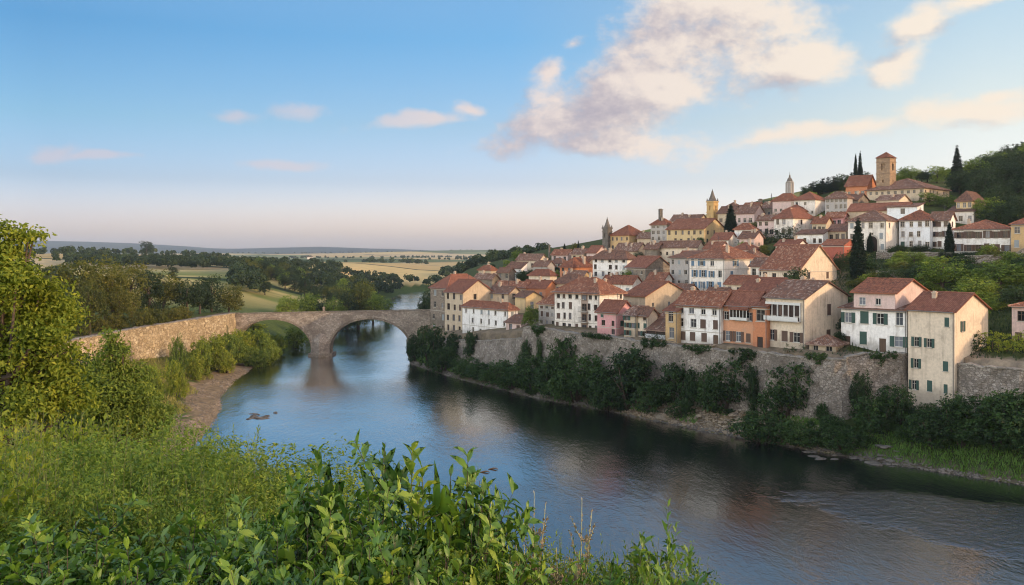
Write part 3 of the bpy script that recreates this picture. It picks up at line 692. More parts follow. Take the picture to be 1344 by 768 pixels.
def make_roof(kind, w, d, H, rise, mat, root, rng, over=.45, cx=0, cy=0, z_under=None, ridge_shift=0.0):
    V, Fq, UV = [], [], []
    x0, x1, y0, y1 = cx-w/2-over, cx+w/2+over, cy-d/2-over, cy+d/2+over
    t = .17
    def lift(half): return rise/half*over if half > 0 else 0
    if kind in ('gable', 'gablef'):
        if kind == 'gablef':                     # ridge runs front to back
            ze = H-lift(w/2)+t; zr = H+rise+t; mx = cx+ridge_shift
            A, B, Cc, D = (x0, y0, ze), (x1, y0, ze), (x1, y1, ze), (x0, y1, ze); R0, R1 = (mx, y0, zr), (mx, y1, zr)
            roof_slope(V, Fq, UV, D, A, R0, R1, rng); roof_slope(V, Fq, UV, B, Cc, R1, R0, rng)
            und = [[A, D, R1, R0], [Cc, B, R0, R1]]; rim = [(A, R0), (R0, B), (B, Cc), (Cc, R1), (R1, D), (D, A)]; caps = [(R0, R1)]
        else:
            ze = H-lift(d/2)+t; zr = H+rise+t; my = cy+ridge_shift
            A, B, Cc, D = (x0, y0, ze), (x1, y0, ze), (x1, y1, ze), (x0, y1, ze); R0, R1 = (x0, my, zr), (x1, my, zr)
            roof_slope(V, Fq, UV, A, B, R1, R0, rng); roof_slope(V, Fq, UV, Cc, D, R0, R1, rng)
            und = [[B, A, R0, R1], [D, Cc, R1, R0]]; rim = [(A, B), (B, R1), (R1, Cc), (Cc, D), (D, R0), (R0, A)]; caps = [(R0, R1)]
    elif kind == 'hip':
        hl = min(w, d)/2; ze = H-lift(hl)+t; zr = H+rise+t
        A, B, Cc, D = (x0, y0, ze), (x1, y0, ze), (x1, y1, ze), (x0, y1, ze); k = min(w, d)/2+over
        if w >= d: R0, R1 = (x0+k, cy, zr), (x1-k, cy, zr); S = [(A, B, R1, R0), (B, Cc, R1, R1), (Cc, D, R0, R1), (D, A, R0, R0)]
        else: R0, R1 = (cx, y0+k, zr), (cx, y1-k, zr); S = [(A, B, R0, R0), (B, Cc, R1, R0), (Cc, D, R1, R1), (D, A, R0, R1)]
        for s in S: roof_slope(V, Fq, UV, *s, rng)
        und = [[D, Cc, B, A]]; rim = [(A, B), (B, Cc), (Cc, D), (D, A)]; caps = [(R0, R1)]+([(A, R0), (D, R0), (B, R1), (Cc, R1)] if w >= d else [(A, R0), (B, R0), (Cc, R1), (D, R1)])
    else:                                        # shed: high at the back
        ze = H-rise/d*over+t; zr = H+rise*(1+over/d)+t
        A, B, Cc, D = (x0, y0, ze), (x1, y0, ze), (x1, y1, zr), (x0, y1, zr); roof_slope(V, Fq, UV, A, B, Cc, D, rng)
        und = [[B, A, D, Cc]]; rim = [(A, B), (B, Cc), (Cc, D), (D, A)]; caps = []
    def add(p): V.append(tuple(p)); UV.append((.15, .2)); return len(V)-1
    dn = lambda p: (p[0], p[1], p[2]-t)
    for u in und: Fq.append(tuple(add(dn(p)) for p in u))
    for a, b in rim: Fq.append((add(dn(a)), add(dn(b)), add((b[0], b[1], b[2]-.03)), add((a[0], a[1], a[2]-.03))))
    for a, b in caps:                            # half-round ridge tiles
        a, b = np.array(a), np.array(b); L = np.linalg.norm(b-a)
        if L < .3: continue
        dv = (b-a)/L; sd = np.cross(dv, (0, 0, 1)); sd /= np.linalg.norm(sd); up = np.cross(sd, dv)
        n = max(1, int(L/.45))
        for i in range(n):
            p, q = a+dv*L*i/n, a+dv*L*(i+1.04)/n; j = rng.uniform(-.02, .02)
            pr = [(-.16, -.03), (-.11, .07), (0, .12), (.11, .07), (.16, -.03)]
            lo = [add(p+sd*s*1.1+up*(h+j)) for s, h in pr]; hi = [add(q+sd*s*.9+up*(h+j)) for s, h in pr]
            uu = (i*.3+.15, i*.42+.2)
            for z in lo+hi: UV[z] = uu
            for z in range(4): Fq.append((lo[z], lo[z+1], hi[z+1], hi[z]))
            Fq.append(tuple(lo[::-1]))
    return link('roof', np_mesh('roof', V, Fq, mat, uv=UV), root)
def chimney(root, x, y, z, rng, h=1.2, w=.6, mat=None):
    b = MB(); b.box(x-w/2, x+w/2, y-w*.4, y+w*.4, z-1.2, z+h); b.box(x-w/2-.08, x+w/2+.08, y-w*.4-.08, y+w*.4+.08, z+h-.02, z+h+.12)
    b.box(x-w/2+.1, x+w/2-.1, y-w*.4+.08, y+w*.4-.08, z+h+.121, z+h+.32)
    return b.build('chimney', mat or CHIM, root)
H_LIST = []
def Q(px, Y): return ((px-CX)/F*Y, Y)
def house(label, pL, pC, pR, eave, base, ridge, Y=None, a=50, wall=WHITE, roof='gable', tiles=None, rows=None, cols=None, scols=None, srows=None, fr='b', shut=None,
          seed=None, chim=1, wsz=(1.1, 1.6), detail=1, over=.45, cat='house', name='house', door=0, omit=.10, sidewall=None, d=None, toprow=None, ridge_shift=0):
    """front facade between photo columns pL and pC, right-hand side wall to pR, eave and ridge at the given rows; Y is the distance of the front right corner"""
    sd = seed if seed is not None else int(pL*7+eave*13); rng = random.Random(sd)
    if fr == 'b' and random.Random(sd+1).random() < .45: fr = 's'
    if Y is None:
        g = ground_at(pC, base, 100); Y = g[1]
    elif Y > 200 and -sdist(np.array([(pC-CX)/F*Y]), np.array([Y]), TOWN_WALL)[0] > 11 and Zp(base, Y) < hgt((pC-CX)/F*Y, Y)-.25:
        g = ground_at(pC, base, 100); Y = g[1] if g else Y
    ar = radians(a); xc = (pC-CX)/F*Y; tL = (pL-CX)/F
    w = (xc-tL*Y)/(cos(ar)+tL*sin(ar))
    if d is None:
        if pR is None or pR <= pC: d = 8.0
        else:
            tR = (pR-CX)/F; den = sin(ar)-tR*cos(ar); d = (tR*Y-xc)/den if den > .05 else 9
    d = min(max(d, 3.0), 22.0)
    zb = Zp(base, Y); H = Zp(eave, Y)-zb; ux, uy = -cos(ar), sin(ar); vx, vy = sin(ar), cos(ar)
    mx, my = xc+ux*w/2+vx*d/2, Y+uy*w/2+vy*d/2
    rmid = Y+ (vy*d/2 if roof in ('gable', 'hip') else (uy*w/2 if roof == 'gablef' else vy*d))
    rise = max(.5, Zp(ridge, rmid)-(zb+H))
    rise = min(rise, (d if roof != 'gablef' else w)*.42 if roof != 'shed' else d*.6)
    foot = min(hgt(xc, Y), hgt(xc+ux*w, Y+uy*w), hgt(xc+vx*d, Y+vy*d), hgt(mx, my))-.5
    zlow = min(-.3, foot-zb)
    root = tag(empty(name, (mx, my, zb), -ar), label, cat)
    info = dict(w=w, d=d, H=H, rise=rise, Y=Y, label=label, x=mx, y=my); H_LIST.append(info)
    big = Y < 260 and detail > 0
    rows = rows if rows is not None else max(1, int(H/2.9)); cols = cols if cols is not None else max(1, int(w/2.9))
    srows = rows if srows is None else srows; scols = max(0, int(d/4.0)) if scols is None else scols
    wins = []; pick = rng.choice(['n', 'y', 'g', 'n', 'y'])
    def lay(L, nr, nc, side, dr):
        hs = []
        if nr <= 0 or nc <= 0: return hs
        sh = H/nr
        for r in range(nr):
            for c in range(nc):
                if rng.random() < (omit if side == 0 else omit+.15) : continue
                cw, chh = wsz[0]*rng.uniform(.85, 1.15), min(sh*.66, wsz[1]*rng.uniform(.88, 1.1))
                if toprow and r == nr-1: chh = min(chh, toprow)
                cw = min(cw, L/nc*.62)
                u = L*(c+.5)/nc+rng.uniform(-.12, .12)*L/nc; v = sh*r+sh*.30
                isdoor = side == 0 and r == 0 and c in dr
                if isdoor: v, chh, cw = .02, min(2.2, sh*.85), 1.1
                v = max(v, .02); top = min(v+chh, H-.25)
                if top-v < .35: continue
                cw, hh = round(cw, 1), round(top-v, 1)
                hs.append((u-cw/2, u+cw/2, v, v+hh)); wins.append((side, u, v, cw, hh, isdoor))
        return hs
    drs = set(rng.sample(range(cols), min(door, cols))) if door else set()
    hf = lay(w, rows, cols, 0, drs); hs = lay(d, srows, scols, 1, set())
    b = MB(); x0, x1, y0, y1 = -w/2, w/2, -d/2, d/2
    facade(b, (x0, y0), (x1, y0), zlow, H, hf); facade(b, (x1, y0), (x1, y1), zlow, H, hs); facade(b, (x1, y1), (x0, y1), zlow, H, []); facade(b, (x0, y1), (x0, y0), zlow, H, [])
    if roof == 'gable':
        my_ = ridge_shift
        for s in (x0, x1): b.poly([(s, y0, H), (s, y1, H), (s, my_, H+rise)] if s > 0 else [(s, y1, H), (s, y0, H), (s, my_, H+rise)])
    elif roof == 'gablef':
        for s in (y0, y1): b.poly([(x0, s, H), (x1, s, H), (ridge_shift, s, H+rise)] if s < 0 else [(x1, s, H), (x0, s, H), (ridge_shift, s, H+rise)])
    elif roof == 'shed':
        b.poly([(x0, y1, H), (x1, y1, H), (x1, y1, H+rise), (x0, y1, H+rise)][::-1]); b.poly([(x1, y0, H), (x1, y1, H), (x1, y1, H+rise)]); b.poly([(x0, y1, H), (x0, y0, H), (x0, y1, H+rise)])
    b.build('wall', wall, root)
    tl = tiles or T_RED
    if tl is T_RED: tl = random.Random(sd+7).choice([T_RED, T_RED, T_RED, T_BRIGHT, T_BROWN])
    rf = make_roof(roof, w, d, H, rise, tl, root, rng, over, ridge_shift=ridge_shift)
    if Y < 300 and chim: chim += rng.choice([0, 1, 1])
    for k in range(chim):
        x = rng.uniform(-w*.35, w*.35); y = rng.uniform(-d*.2, d*.22); fz = 1-abs(y)/(d/2) if roof != 'gablef' else 1-abs(x)/(w/2)
        chimney(rf, x, y, H+rise*max(.2, fz), rng, rng.uniform(.5, 1.1), rng.uniform(.5, .8))
    for (side, u, v, cw, hh, isdoor) in wins:
        if side == 0: loc, rz = (x0+u, y0, v), 0
        else: loc, rz = (x1, y0+u, v), pi/2
        if isdoor:
            dm = MB(); dm.box(-cw/2+.05, cw/2-.05, .1, .17, 0, hh-.05)
            for k in range(2): dm.box(-cw/2+.15+k*cw*.45, -cw/2+.15+k*cw*.45+cw*.32, .07, .10, .3, hh-.35)
            dd = dm.build('door', rng.choice([WOODM, DARKWOOD, SHUT['n']]), root); dd.location = loc; dd.rotation_euler = (0, 0, rz); continue
        frame, pane, sill, sh = win_meshes(cw, hh, shut, fr)
        f = link('window', frame, root, loc, rz); link('pane', pane, f)
        if big:
            link('sill', sill, f)
            if rng.random() < (.22 if sh else .28):          # closed shutters
                cm = win_meshes(cw, hh, shut or pick, fr)[3]
                for s in (-1, 0): q = link('shutter', cm, f, (s*cw/2, .07, 0))
            elif sh and rng.random() < .85:
                for s in (-1, 1):
                    q = link('shutter', sh, f, (s*cw/2+(0 if s > 0 else -cw/2), 0, 0)); q.rotation_euler = (0, 0, -s*rng.choice([0, 0, .12, .3])) if s > 0 else (0, 0, 0)
    if Y < 250 and H > 4:
        b = MB(); b.tube([(x1-.18, y0-.10, H-.05), (x1-.18, y0-.10, max(zlow, .1))], [.055, .055], 6); b.tube([(x0, y0-over+.02, H-.16), (x1, y0-over+.02, H-.16)], [.07, .07], 6)
        b.build('downpipe', PIPE, root)
    if Y < 310 and H > 5 and rng.random() < .6:
        def band(nm, e, z0, z1):
            m = MB(); P = [(x0-e, y0-e), (x1+e, y0-e), (x1+e, y1), (x1+.004, y1), (x1+.004, y0-.004), (x0-e, y0-.004)]
            m.prism([(u, v, z0) for u, v in P], [(u, v, z1) for u, v in P]); m.build(nm, FRAME['s'], root)
        band('cornice', .10, H-.62, H-.45)
        if rows > 2 and rng.random() < .6: zz = H/rows*(rng.choice([1, 1, 2]))+.12; band('string_course', .05, zz-.09, zz+.05)
    if Y < 280 and rng.random() < .5:
        b = MB(); ax_, ay_ = rng.uniform(-w*.3, w*.3), 0.0; zt = H+rise*(.9 if roof == 'gable' else .6); b.box(ax_-.03, ax_+.03, -.03, .03, zt-.6, zt+1.9)
        for q in range(4): b.box(ax_-.45+.06*q, ax_+.45-.06*q, -.02+.0, .02, zt+1.15+q*.2, zt+1.18+q*.2)
        b.build('aerial', METAL, rf)
    info['root'] = root; info['roof'] = rf
    return root, w, d, H, rise, rng
# ------------------------------------------------------------------ the town, house by house
yw = ywall
# --- front row along the river wall, from the bridge to the right
house('tall narrow ochre stone house standing nearest the bridge end', 565, 587, 640, 378, 441, 361, Y=244, a=52, wall=STONEWALL, roof='hip', tiles=T_BRIGHT, rows=4, cols=2, scols=3, sidewall=YELLOW, chim=1)
r, w, d, H, rise, rng = house('tall grey-beige house with a glazed top floor beside the bridge-end house', 584, 608, 646, 384, 441, 368, Y=232, a=52, wall=BEIGE, roof='gable', tiles=T_BRIGHT, rows=4, cols=3, scols=1, chim=0)
house('broad white house with three rows of small windows above the rubble wall', 607, 667, 679, 406, 446, 391, Y=213, a=50, wall=WHITE, roof='hip', tiles=T_RED, rows=3, cols=6, scols=1, wsz=(.8, 1.3), chim=1)
house('little white stone annex at the right end of the broad white house', 664, 684, 690, 424, 440, 416, Y=206.5, a=44, wall=PALEPINK, roof='shed', tiles=T_BROWN, rows=1, cols=2, scols=0, chim=0)
house('slim grey three-storey house between the leafy tree and the tall cream house', 707, 729, 733, 399, 430, 386, Y=197, a=46, wall=GREY, roof='hip', tiles=T_RED, rows=3, cols=3, scols=0, wsz=(.8, 1.1), chim=0, d=8)
house('tall cream house with wide eaves and a stacked balcony above the river wall', 728, 787, 818, 384, 440, 366, Y=187, a=44, wall=WARMWHITE, roof='hip', tiles=T_RED, rows=4, cols=7, scols=4, wsz=(.85, 1.35), shut=None, chim=2, over=.75, toprow=.9)
TALL = H_LIST[-1]
house('small pink house with a brown tiled roof on the river wall', 784, 810, 832, 410, 443, 391, Y=177, a=50, wall=PINK, roof='gable', tiles=T_RED, rows=3, cols=2, scols=2, wsz=(.85, 1.15), chim=0)
house('narrow beige house squeezed in beside the pink house', 819, 835, 840, 414, 444, 403, Y=172.5, a=46, wall=BEIGE, roof='gable', tiles=T_BROWN, rows=3, cols=2, scols=0, shut='g', wsz=(.8, 1.1), chim=0, d=7)
house('low pale yellow house with small green-shuttered windows left of the dark shed', 834, 850, 862, 414, 445, 399, Y=171, a=48, wall=CREAM, roof='gable', tiles=T_RED, rows=3, cols=2, scols=1, shut='g', wsz=(.8, 1.0), chim=0)
r, w, d, H, rise, rng = house('open timber shed with a sagging lean-to roof and white front wall', 849, 874, 880, 434, 447, 404, Y=167.5, a=46, wall=DARKWOOD, roof='shed', tiles=T_BROWN, rows=0, cols=0, scols=0, chim=0, d=8, cat='shed', name='shed')
b = MB(); b.box(-w/2-.2, w/2, -d/2-.35, -d/2-.003, -.4, 1.0); b.build('front_wall', BLUEWHITE, r)
for k in range(3): p = MB(); p.box(-w/2+w*k/2-.08, -w/2+w*k/2+.08, -d/2-.2, -d/2-.04, 1.0, H-.02); p.build('post', WOODM, r)
house('slim ochre house with tall narrow windows left of the white blue-windowed house', 873.5, 889, 892, 408, 451, 396, Y=163, a=46, wall=OCHRE, roof='gable', tiles=T_RED, rows=2, cols=1, scols=0, fr='b', wsz=(1.0, 2.0), chim=0, d=8)
house('white three-storey house with blue-grey shutters on the river wall', 888, 946, 968, 402, 456, 383, Y=157.5, a=47, wall=WHITE, roof='gable', tiles=T_RED, rows=3, cols=4, scols=0, fr='w', shut=None, wsz=(1.15, 1.8), chim=1, seed=11, omit=0, door=1)
WHITE3 = H_LIST[-1]
house('orange house with a glazed bay right of the white blue-windowed house', 947, 990, 1012, 402, 459, 378, Y=153.5, a=47, wall=ORANGE, roof='gable', tiles=T_RED, rows=2, cols=3, scols=0, fr='w', shut='n', wsz=(1.05, 1.7), chim=0, omit=.0, seed=5)
ORG = H_LIST[-1]
house('narrow terracotta-coloured house with a deep dark doorway between orange and cream houses', 988, 1007, 1012, 402, 460, 386, Y=151.2, a=47, wall=RUST, roof='gable', tiles=T_BRIGHT, rows=2, cols=1, scols=0, fr='b', wsz=(1.6, 2.2), chim=0, d=9, door=1, omit=0)
house('large cream house with a long upper loggia and a plain sunlit gable wall', 1005, 1056, 1113, 392, 461, 370, Y=146.5, a=52, wall=CREAM, roof='gable', tiles=T_RED, rows=2, cols=3, scols=1, srows=2, fr='w', shut='n', wsz=(1.3, 1.9), chim=1, seed=23, omit=0)
LOG = H_LIST[-1]
house('little brown-roofed garden shed beside the white green-shuttered house', 1062, 1097, 1108, 453, 466, 442, Y=143, a=40, wall=BEIGE, roof='hip', tiles=T_BROWN, rows=1, cols=2, scols=0, wsz=(1.0, 1.3), chim=0, cat='shed', name='shed', d=4.5)
r, w, d, H, rise, rng = house('white house with green shutters, dark doorways and a raised middle storey', 1104, 1190, None, 408, 465, 397, Y=140, a=46, wall=WHITE, roof='shed', tiles=T_BROWN, rows=2, cols=4, scols=1, fr='w', shut='g', wsz=(1.25, 1.9), chim=0, d=8, door=2, omit=0, seed=4)
# its raised storey with a gable of its own, facing the sun
def upper(r, w, d, H):
    x0, x1, y0, y1 = -w*.30, w*.33, -d/2+.02, d/2+4.5; z1 = H+2.7; ri = 2.0
    b = MB(); facade(b, (x0, y0), (x1, y0), H-.3, z1, [(0.9, 2.0, H+.6, H+1.9), (3.6, 4.5, H+.7, H+1.8)]); facade(b, (x1, y0), (x1, y1), H-.3, z1, []); facade(b, (x1, y1), (x0, y1), H-.3, z1, []); facade(b, (x0, y1), (x0, y0), H-.3, z1, [])
    my = (y0+y1)/2
    for s in (x0, x1): b.poly([(s, y0, z1), (s, y1, z1), (s, my, z1+ri)] if s > 0 else [(s, y1, z1), (s, y0, z1), (s, my, z1+ri)])
    b.build('upper_wall', PALEPINK, r)
    make_roof('gable', x1-x0, y1-y0, z1, ri, T_RED, r, random.Random(8), .5, (x0+x1)/2, my)
    for u, v, cw, hh in ((1.45, H+.6, 1.1, 1.3), (4.05, H+.7, .9, 1.1)):
        fm, pane, sill, sh = win_meshes(cw, hh, 'g', 'w'); f = link('window', fm, r, (x0+u, y0, v), 0); link('pane', pane, f); link('sill', sill, f)
upper(r, w, d, H)
house('tall cream house rising straight out of the bank with a bare sunlit side wall', 1192, 1253, 1297, 409, 527, 386, Y=133, a=52, wall=CREAM, roof='gable', tiles=T_RED, rows=4, cols=3, scols=2, srows=3, fr='b', shut='g', wsz=(.75, 1.6), chim=1, seed=31, omit=.18)
house('pinkish house cut off by the right edge behind the hedge', 1328, 1400, None, 404, 462, 394, Y=134, a=40, wall=PALEPINK, roof='hip', tiles=T_RED, rows=2, cols=3, chim=0)

# --- second row
house('low grey-brown house with a dark timber gallery behind the white house', 650, 690, 697, 377, 400, 367, Y=250, a=45, wall=BEIGE, roof='gable', tiles=T_RED, rows=2, cols=4, scols=0, shut='n', chim=1)
house('small cream house with a bright orange roof above the rust-walled house', 694, 722, 731, 361, 378, 353.5, Y=262, a=40, wall=CREAM, roof='hip', tiles=T_BRIGHT, rows=1, cols=2, scols=1, wsz=(.8, 1.3), chim=0)
house('rust-walled house below the small cream house', 684, 716, 732, 378, 396, 369, Y=243, a=46, wall=RUST, roof='gable', tiles=T_RED, rows=1, cols=2, scols=1, chim=1)
house('small house with a sunlit yellow wall behind the leafy tree', 676, 690, 711, 390, 412, 383, Y=226, a=60, wall=YELLOW, roof='gable', tiles=T_BROWN, rows=1, cols=1, scols=1, chim=0)
house('brown-roofed house tucked right behind the broad white house', 640, 668, 684, 385, 408, 377, Y=232, a=48, wall=BEIGE, roof='gable', tiles=T_BROWN, rows=2, cols=2, scols=1, chim=1)
house('beige house with a sunlit stone gable behind the pink house', 819, 847, 905, 389, 410, 370, Y=196, a=54, wall=BEIGE, roof='gable', tiles=T_RED, rows=1, cols=2, scols=3, srows=1, chim=0, wsz=(.8, 1.1))
house('house with a long red roof rising behind the orange house', 968, 1010, 1050, 385, 410, 366, Y=172, a=48, wall=BEIGE, roof='gable', tiles=T_RED, rows=1, cols=2, scols=1, chim=1)
house('house with a tall red roof and a pale yellow gable below the garden cypress', 999, 1049, 1098, 354, 390, 322, Y=190, a=50, wall=CREAM, roof='gable', tiles=T_RED, rows=2, cols=4, scols=2, srows=2, chim=1, wsz=(1.1, 1.4), omit=.05, seed=14)
house('tall pale house of three storeys with blue-grey shutters and a yellow side wall', 905, 951, 997, 339, 384, 324, Y=226, a=50, wall=WARMWHITE, roof='hip', tiles=T_RED, rows=3, cols=4, scols=2, fr='w', shut='u', wsz=(1.0, 1.6), chim=1, seed=9, omit=.05)
house('grey house with a dark planted balcony left of the tall pale house', 879, 905, 909, 338, 378, 330, Y=236, a=46, wall=GREY, roof='shed', tiles=T_BROWN, rows=3, cols=3, scols=0, wsz=(.8, 1.2), chim=0, d=9)
house('rough stone house with a red roof left of the grey balcony house', 822, 848, 881, 351, 378, 337, Y=240, a=52, wall=STONEWALL, roof='gable', tiles=T_RED, rows=2, cols=2, scols=2, chim=1, wsz=(.8, 1.1))
house('white house with a dark open top floor under wide eaves', 778, 823, 834, 338, 366, 325, Y=256, a=42, wall=WHITE, roof='hip', tiles=T_BROWN, rows=3, cols=5, scols=1, wsz=(1.0, 1.3), chim=1, over=.8, omit=.05)
house('small house with a white front and an orange-red side wall', 735, 752, 779, 350, 368, 339, Y=274, a=52, wall=RUST, roof='hip', tiles=T_RED, rows=2, cols=2, scols=0, chim=1)
house('low red-roofed house between the tall cream house and the white wide-eaved one', 790, 830, 842, 372, 392, 362, Y=222, a=42, wall=WARMWHITE, roof='gable', tiles=T_RED, rows=1, cols=3, scols=0, chim=1)
house('red-roofed house behind the slim grey house', 725, 760, 778, 372, 392, 361, Y=232, a=44, wall=BEIGE, roof='hip', tiles=T_BROWN, rows=1, cols=3, scols=1, chim=1)
house('low tiled house under the grey balcony house', 872, 902, 916, 382, 400, 374, Y=214, a=48, wall=CREAM, roof='gable', tiles=T_RED, rows=1, cols=2, scols=0, chim=0)
house('low pale house with a patched tile roof right of the tall pale house', 966, 992, 1010, 339, 362, 328, Y=224, a=46, wall=PALEPINK, roof='hip', tiles=T_RED, rows=1, cols=3, scols=1, chim=1)
house('long low house with patched tiles behind the tall pale house', 985, 1003, 1018, 349, 368, 339, Y=206, a=48, wall=WARMWHITE, roof='gable', tiles=T_BROWN, rows=1, cols=2, scols=1, chim=0)
house('red brick house right of the pale yellow gable', 1080, 1108, 1122, 321, 348, 315, Y=226, a=44, wall=RED, roof='gable', tiles=T_RED, rows=0, cols=0, scols=0, chim=0)

# --- left shoulder of the hill
house('long cream house with a red roof on the far left shoulder of the town', 678, 708, 718, 341, 356, 334, Y=318, a=38, wall=CREAM, roof='gable', tiles=T_RED, rows=1, cols=2, scols=0, chim=1, detail=0)
house('pale ruinous house at the left foot of the town beside the woods', 664, 684, 690, 352, 366, 345, Y=300, a=42, wall=WHITE, roof='shed', tiles=T_BROWN, rows=2, cols=3, scols=0, chim=0, detail=0)
house('grey stone house low at the left edge of the town', 653, 668, 674, 357, 369, 351, Y=292, a=42, wall=STONEWALL, roof='gable', tiles=T_BROWN, rows=1, cols=2, scols=0, chim=0, detail=0)
house('tiny pale house left of the orange-sided house', 722, 738, 746, 345, 358, 339, Y=296, a=44, wall=WHITE, roof='hip', tiles=T_BROWN, rows=2, cols=2, scols=1, chim=0, detail=0)
house('small pinkish house on the skyline below the far thin cypress', 724, 745, 754, 334, 346, 328, Y=335, a=42, wall=PALEPINK, roof='gable', tiles=T_RED, rows=1, cols=3, scols=1, chim=1, detail=0)
house('small beige house on the skyline left of the dark bell tower', 750, 766, 776, 333, 346, 326, Y=330, a=46, wall=BEIGE, roof='gable', tiles=T_RED, rows=1, cols=2, scols=1, chim=1, detail=0)
house('pink gabled house at the foot of the dark bell tower', 770, 783, 797, 331, 346, 322, Y=322, a=52, wall=PALEPINK, roof='gable', tiles=T_BRIGHT, rows=1, cols=2, scols=1, chim=0, detail=0)
house('yellow house with a hipped red roof right of the dark bell tower', 801, 826, 849, 308, 330, 296, Y=322, a=48, wall=OCHRE, roof='hip', tiles=T_RED, rows=2, cols=4, scols=0, chim=0, detail=0, wsz=(.9, 1.2))
house('grey-white house with a tall chimney stack left of the yellow gabled house', 854, 875, 884, 294, 318, 284, Y=308, a=44, wall=GREY, roof='hip', tiles=T_RED, rows=3, cols=3, scols=1, chim=1, detail=0)
house('big ochre house with a yellow gable below the pointed bell tower', 875, 924, 952, 300, 322, 287, Y=298, a=46, wall=YELLOW, roof='gable', tiles=T_RED, rows=2, cols=6, scols=3, chim=0, detail=0, wsz=(1.0, 1.5))
house('stone house below the yellow hipped house', 846, 863, 872, 326, 345, 317, Y=276, a=46, wall=STONEWALL, roof='gable', tiles=T_RED, rows=2, cols=2, scols=1, chim=1, detail=0)
house('low cream house with a long roof below the big ochre house', 863, 915, 924, 324, 340, 315, Y=270, a=42, wall=CREAM, roof='gable', tiles=T_RED, rows=1, cols=6, scols=1, chim=1, detail=0, wsz=(.8, 1.2))
house('brown-roofed house just above the white wide-eaved house', 806, 836, 850, 329, 345, 319, Y=285, a=46, wall=BEIGE, roof='gable', tiles=T_BROWN, rows=1, cols=3, scols=1, chim=1, detail=0)
house('small stone house left of the white wide-eaved house', 756, 772, 784, 345, 362, 337, Y=290, a=48, wall=STONEWALL, roof='gable', tiles=T_RED, rows=1, cols=2, scols=1, chim=1, detail=0)
house('pink-fronted house right below the big ochre gable', 924, 944, 958, 326, 342, 318, Y=266, a=46, wall=PALEPINK, roof='gable', tiles=T_RED, rows=1, cols=2, scols=1, chim=1, detail=0)

# --- upper town
house('small white house beside the dark hillside hedge', 964, 987, 994, 300, 322, 289, Y=288, a=42, wall=WHITE, roof='hip', tiles=T_RED, rows=1, cols=4, scols=0, chim=0, detail=0, wsz=(.9, 1.2))
house('pale pink house adjoining the white house with the sunlit side', 994, 1017, 1022, 288, 311, 279, Y=282, a=42, wall=PALEPINK, roof='gable', tiles=T_BROWN, rows=2, cols=3, scols=0, chim=1, detail=0)
house('white house with a broad sunlit side wall in the upper town', 1016, 1041, 1069, 285, 312, 273, Y=274, a=50, wall=WARMWHITE, roof='hip', tiles=T_RED, rows=2, cols=3, scols=1, chim=1, detail=0)
house('cottage with a red roof above the hillside cypress', 942, 962, 974, 279, 297, 271, Y=330, a=44, wall=BEIGE, roof='gable', tiles=T_RED, rows=1, cols=2, scols=1, chim=1, detail=0)
house('pale cottage left of the long pinkish skyline house', 966, 990, 1003, 279, 297, 268, Y=326, a=46, wall=PALEPINK, roof='gable', tiles=T_RED, rows=1, cols=3, scols=1, chim=1, detail=0)
house('stone cottage on the skyline right of the pointed bell tower', 948, 966, 978, 273, 287, 266, Y=362, a=46, wall=STONEWALL, roof='hip', tiles=T_BROWN, rows=1, cols=2, scols=1, chim=2, detail=0)
house('skyline cottage with several stubby chimneys', 972, 992, 1006, 274, 290, 266, Y=356, a=46, wall=BEIGE, roof='gable', tiles=T_RED, rows=1, cols=3, scols=1, chim=2, detail=0)
house('roofs of a brown cottage left of the pointed bell tower', 896, 916, 930, 290, 304, 282, Y=336, a=46, wall=BEIGE, roof='gable', tiles=T_BROWN, rows=1, cols=2, scols=1, chim=2, detail=0)
house('cream skyline house below the round monument', 1014, 1044, 1052, 262, 284, 252, Y=316, a=40, wall=PALEPINK, roof='hip', tiles=T_RED, rows=1, cols=4, scols=1, chim=0, detail=0, wsz=(.9, 1.1))
house('cream house with a hipped roof right of the round monument', 1042, 1070, 1084, 261, 284, 252, Y=305, a=44, wall=WARMWHITE, roof='hip', tiles=T_RED, rows=2, cols=3, scols=1, chim=0, detail=0, wsz=(.8, 1.1))
house('house with a dark timber gallery below the black pines', 1083, 1112, 1119, 259, 285, 252, Y=296, a=42, wall=GREY, roof='hip', tiles=T_BROWN, rows=3, cols=5, scols=0, shut='n', chim=0, detail=0)
house('small salmon cottage under the timber-gallery house', 1083, 1106, 1114, 285, 301, 279, Y=280, a=42, wall=PINK, roof='gable', tiles=T_RED, rows=1, cols=3, scols=0, chim=0, detail=0)
house('low whitewashed building with a dark flat-pitched roof', 1046, 1080, 1087, 307, 324, 302, Y=262, a=40, wall=WHITE, roof='shed', tiles=T_BROWN, rows=1, cols=5, scols=0, chim=0, detail=0, wsz=(.9, 1.3))
house('dark porch building left of the big house with the arched gate', 1087, 1110, 1116, 303, 320, 295, Y=258, a=40, wall=BEIGE, roof='shed', tiles=T_BROWN, rows=1, cols=3, scols=0, chim=0, detail=0)
house('big pale house with an arched gateway behind the tall garden cypress', 1113, 1163, 1181, 289, 332, 276, Y=238, a=44, wall=WARMWHITE, roof='hip', tiles=T_RED, rows=3, cols=4, scols=2, fr='s', wsz=(1.0, 1.5), chim=0, omit=.2)
GATE = H_LIST[-1]
house('white house with a hipped roof right of the arched-gate house', 1180, 1222, 1226, 288, 328, 276, Y=232, a=40, wall=BLUEWHITE, roof='hip', tiles=T_RED, rows=3, cols=4, scols=0, chim=0, wsz=(1.0, 1.5), d=9)
house('white house with a balcony between the hip-roofed house and the small cypress', 1221, 1246, 1254, 288, 328, 278, Y=229, a=44, wall=WHITE, roof='gable', tiles=T_BROWN, rows=3, cols=3, scols=1, shut='n', chim=0, wsz=(1.0, 1.4))
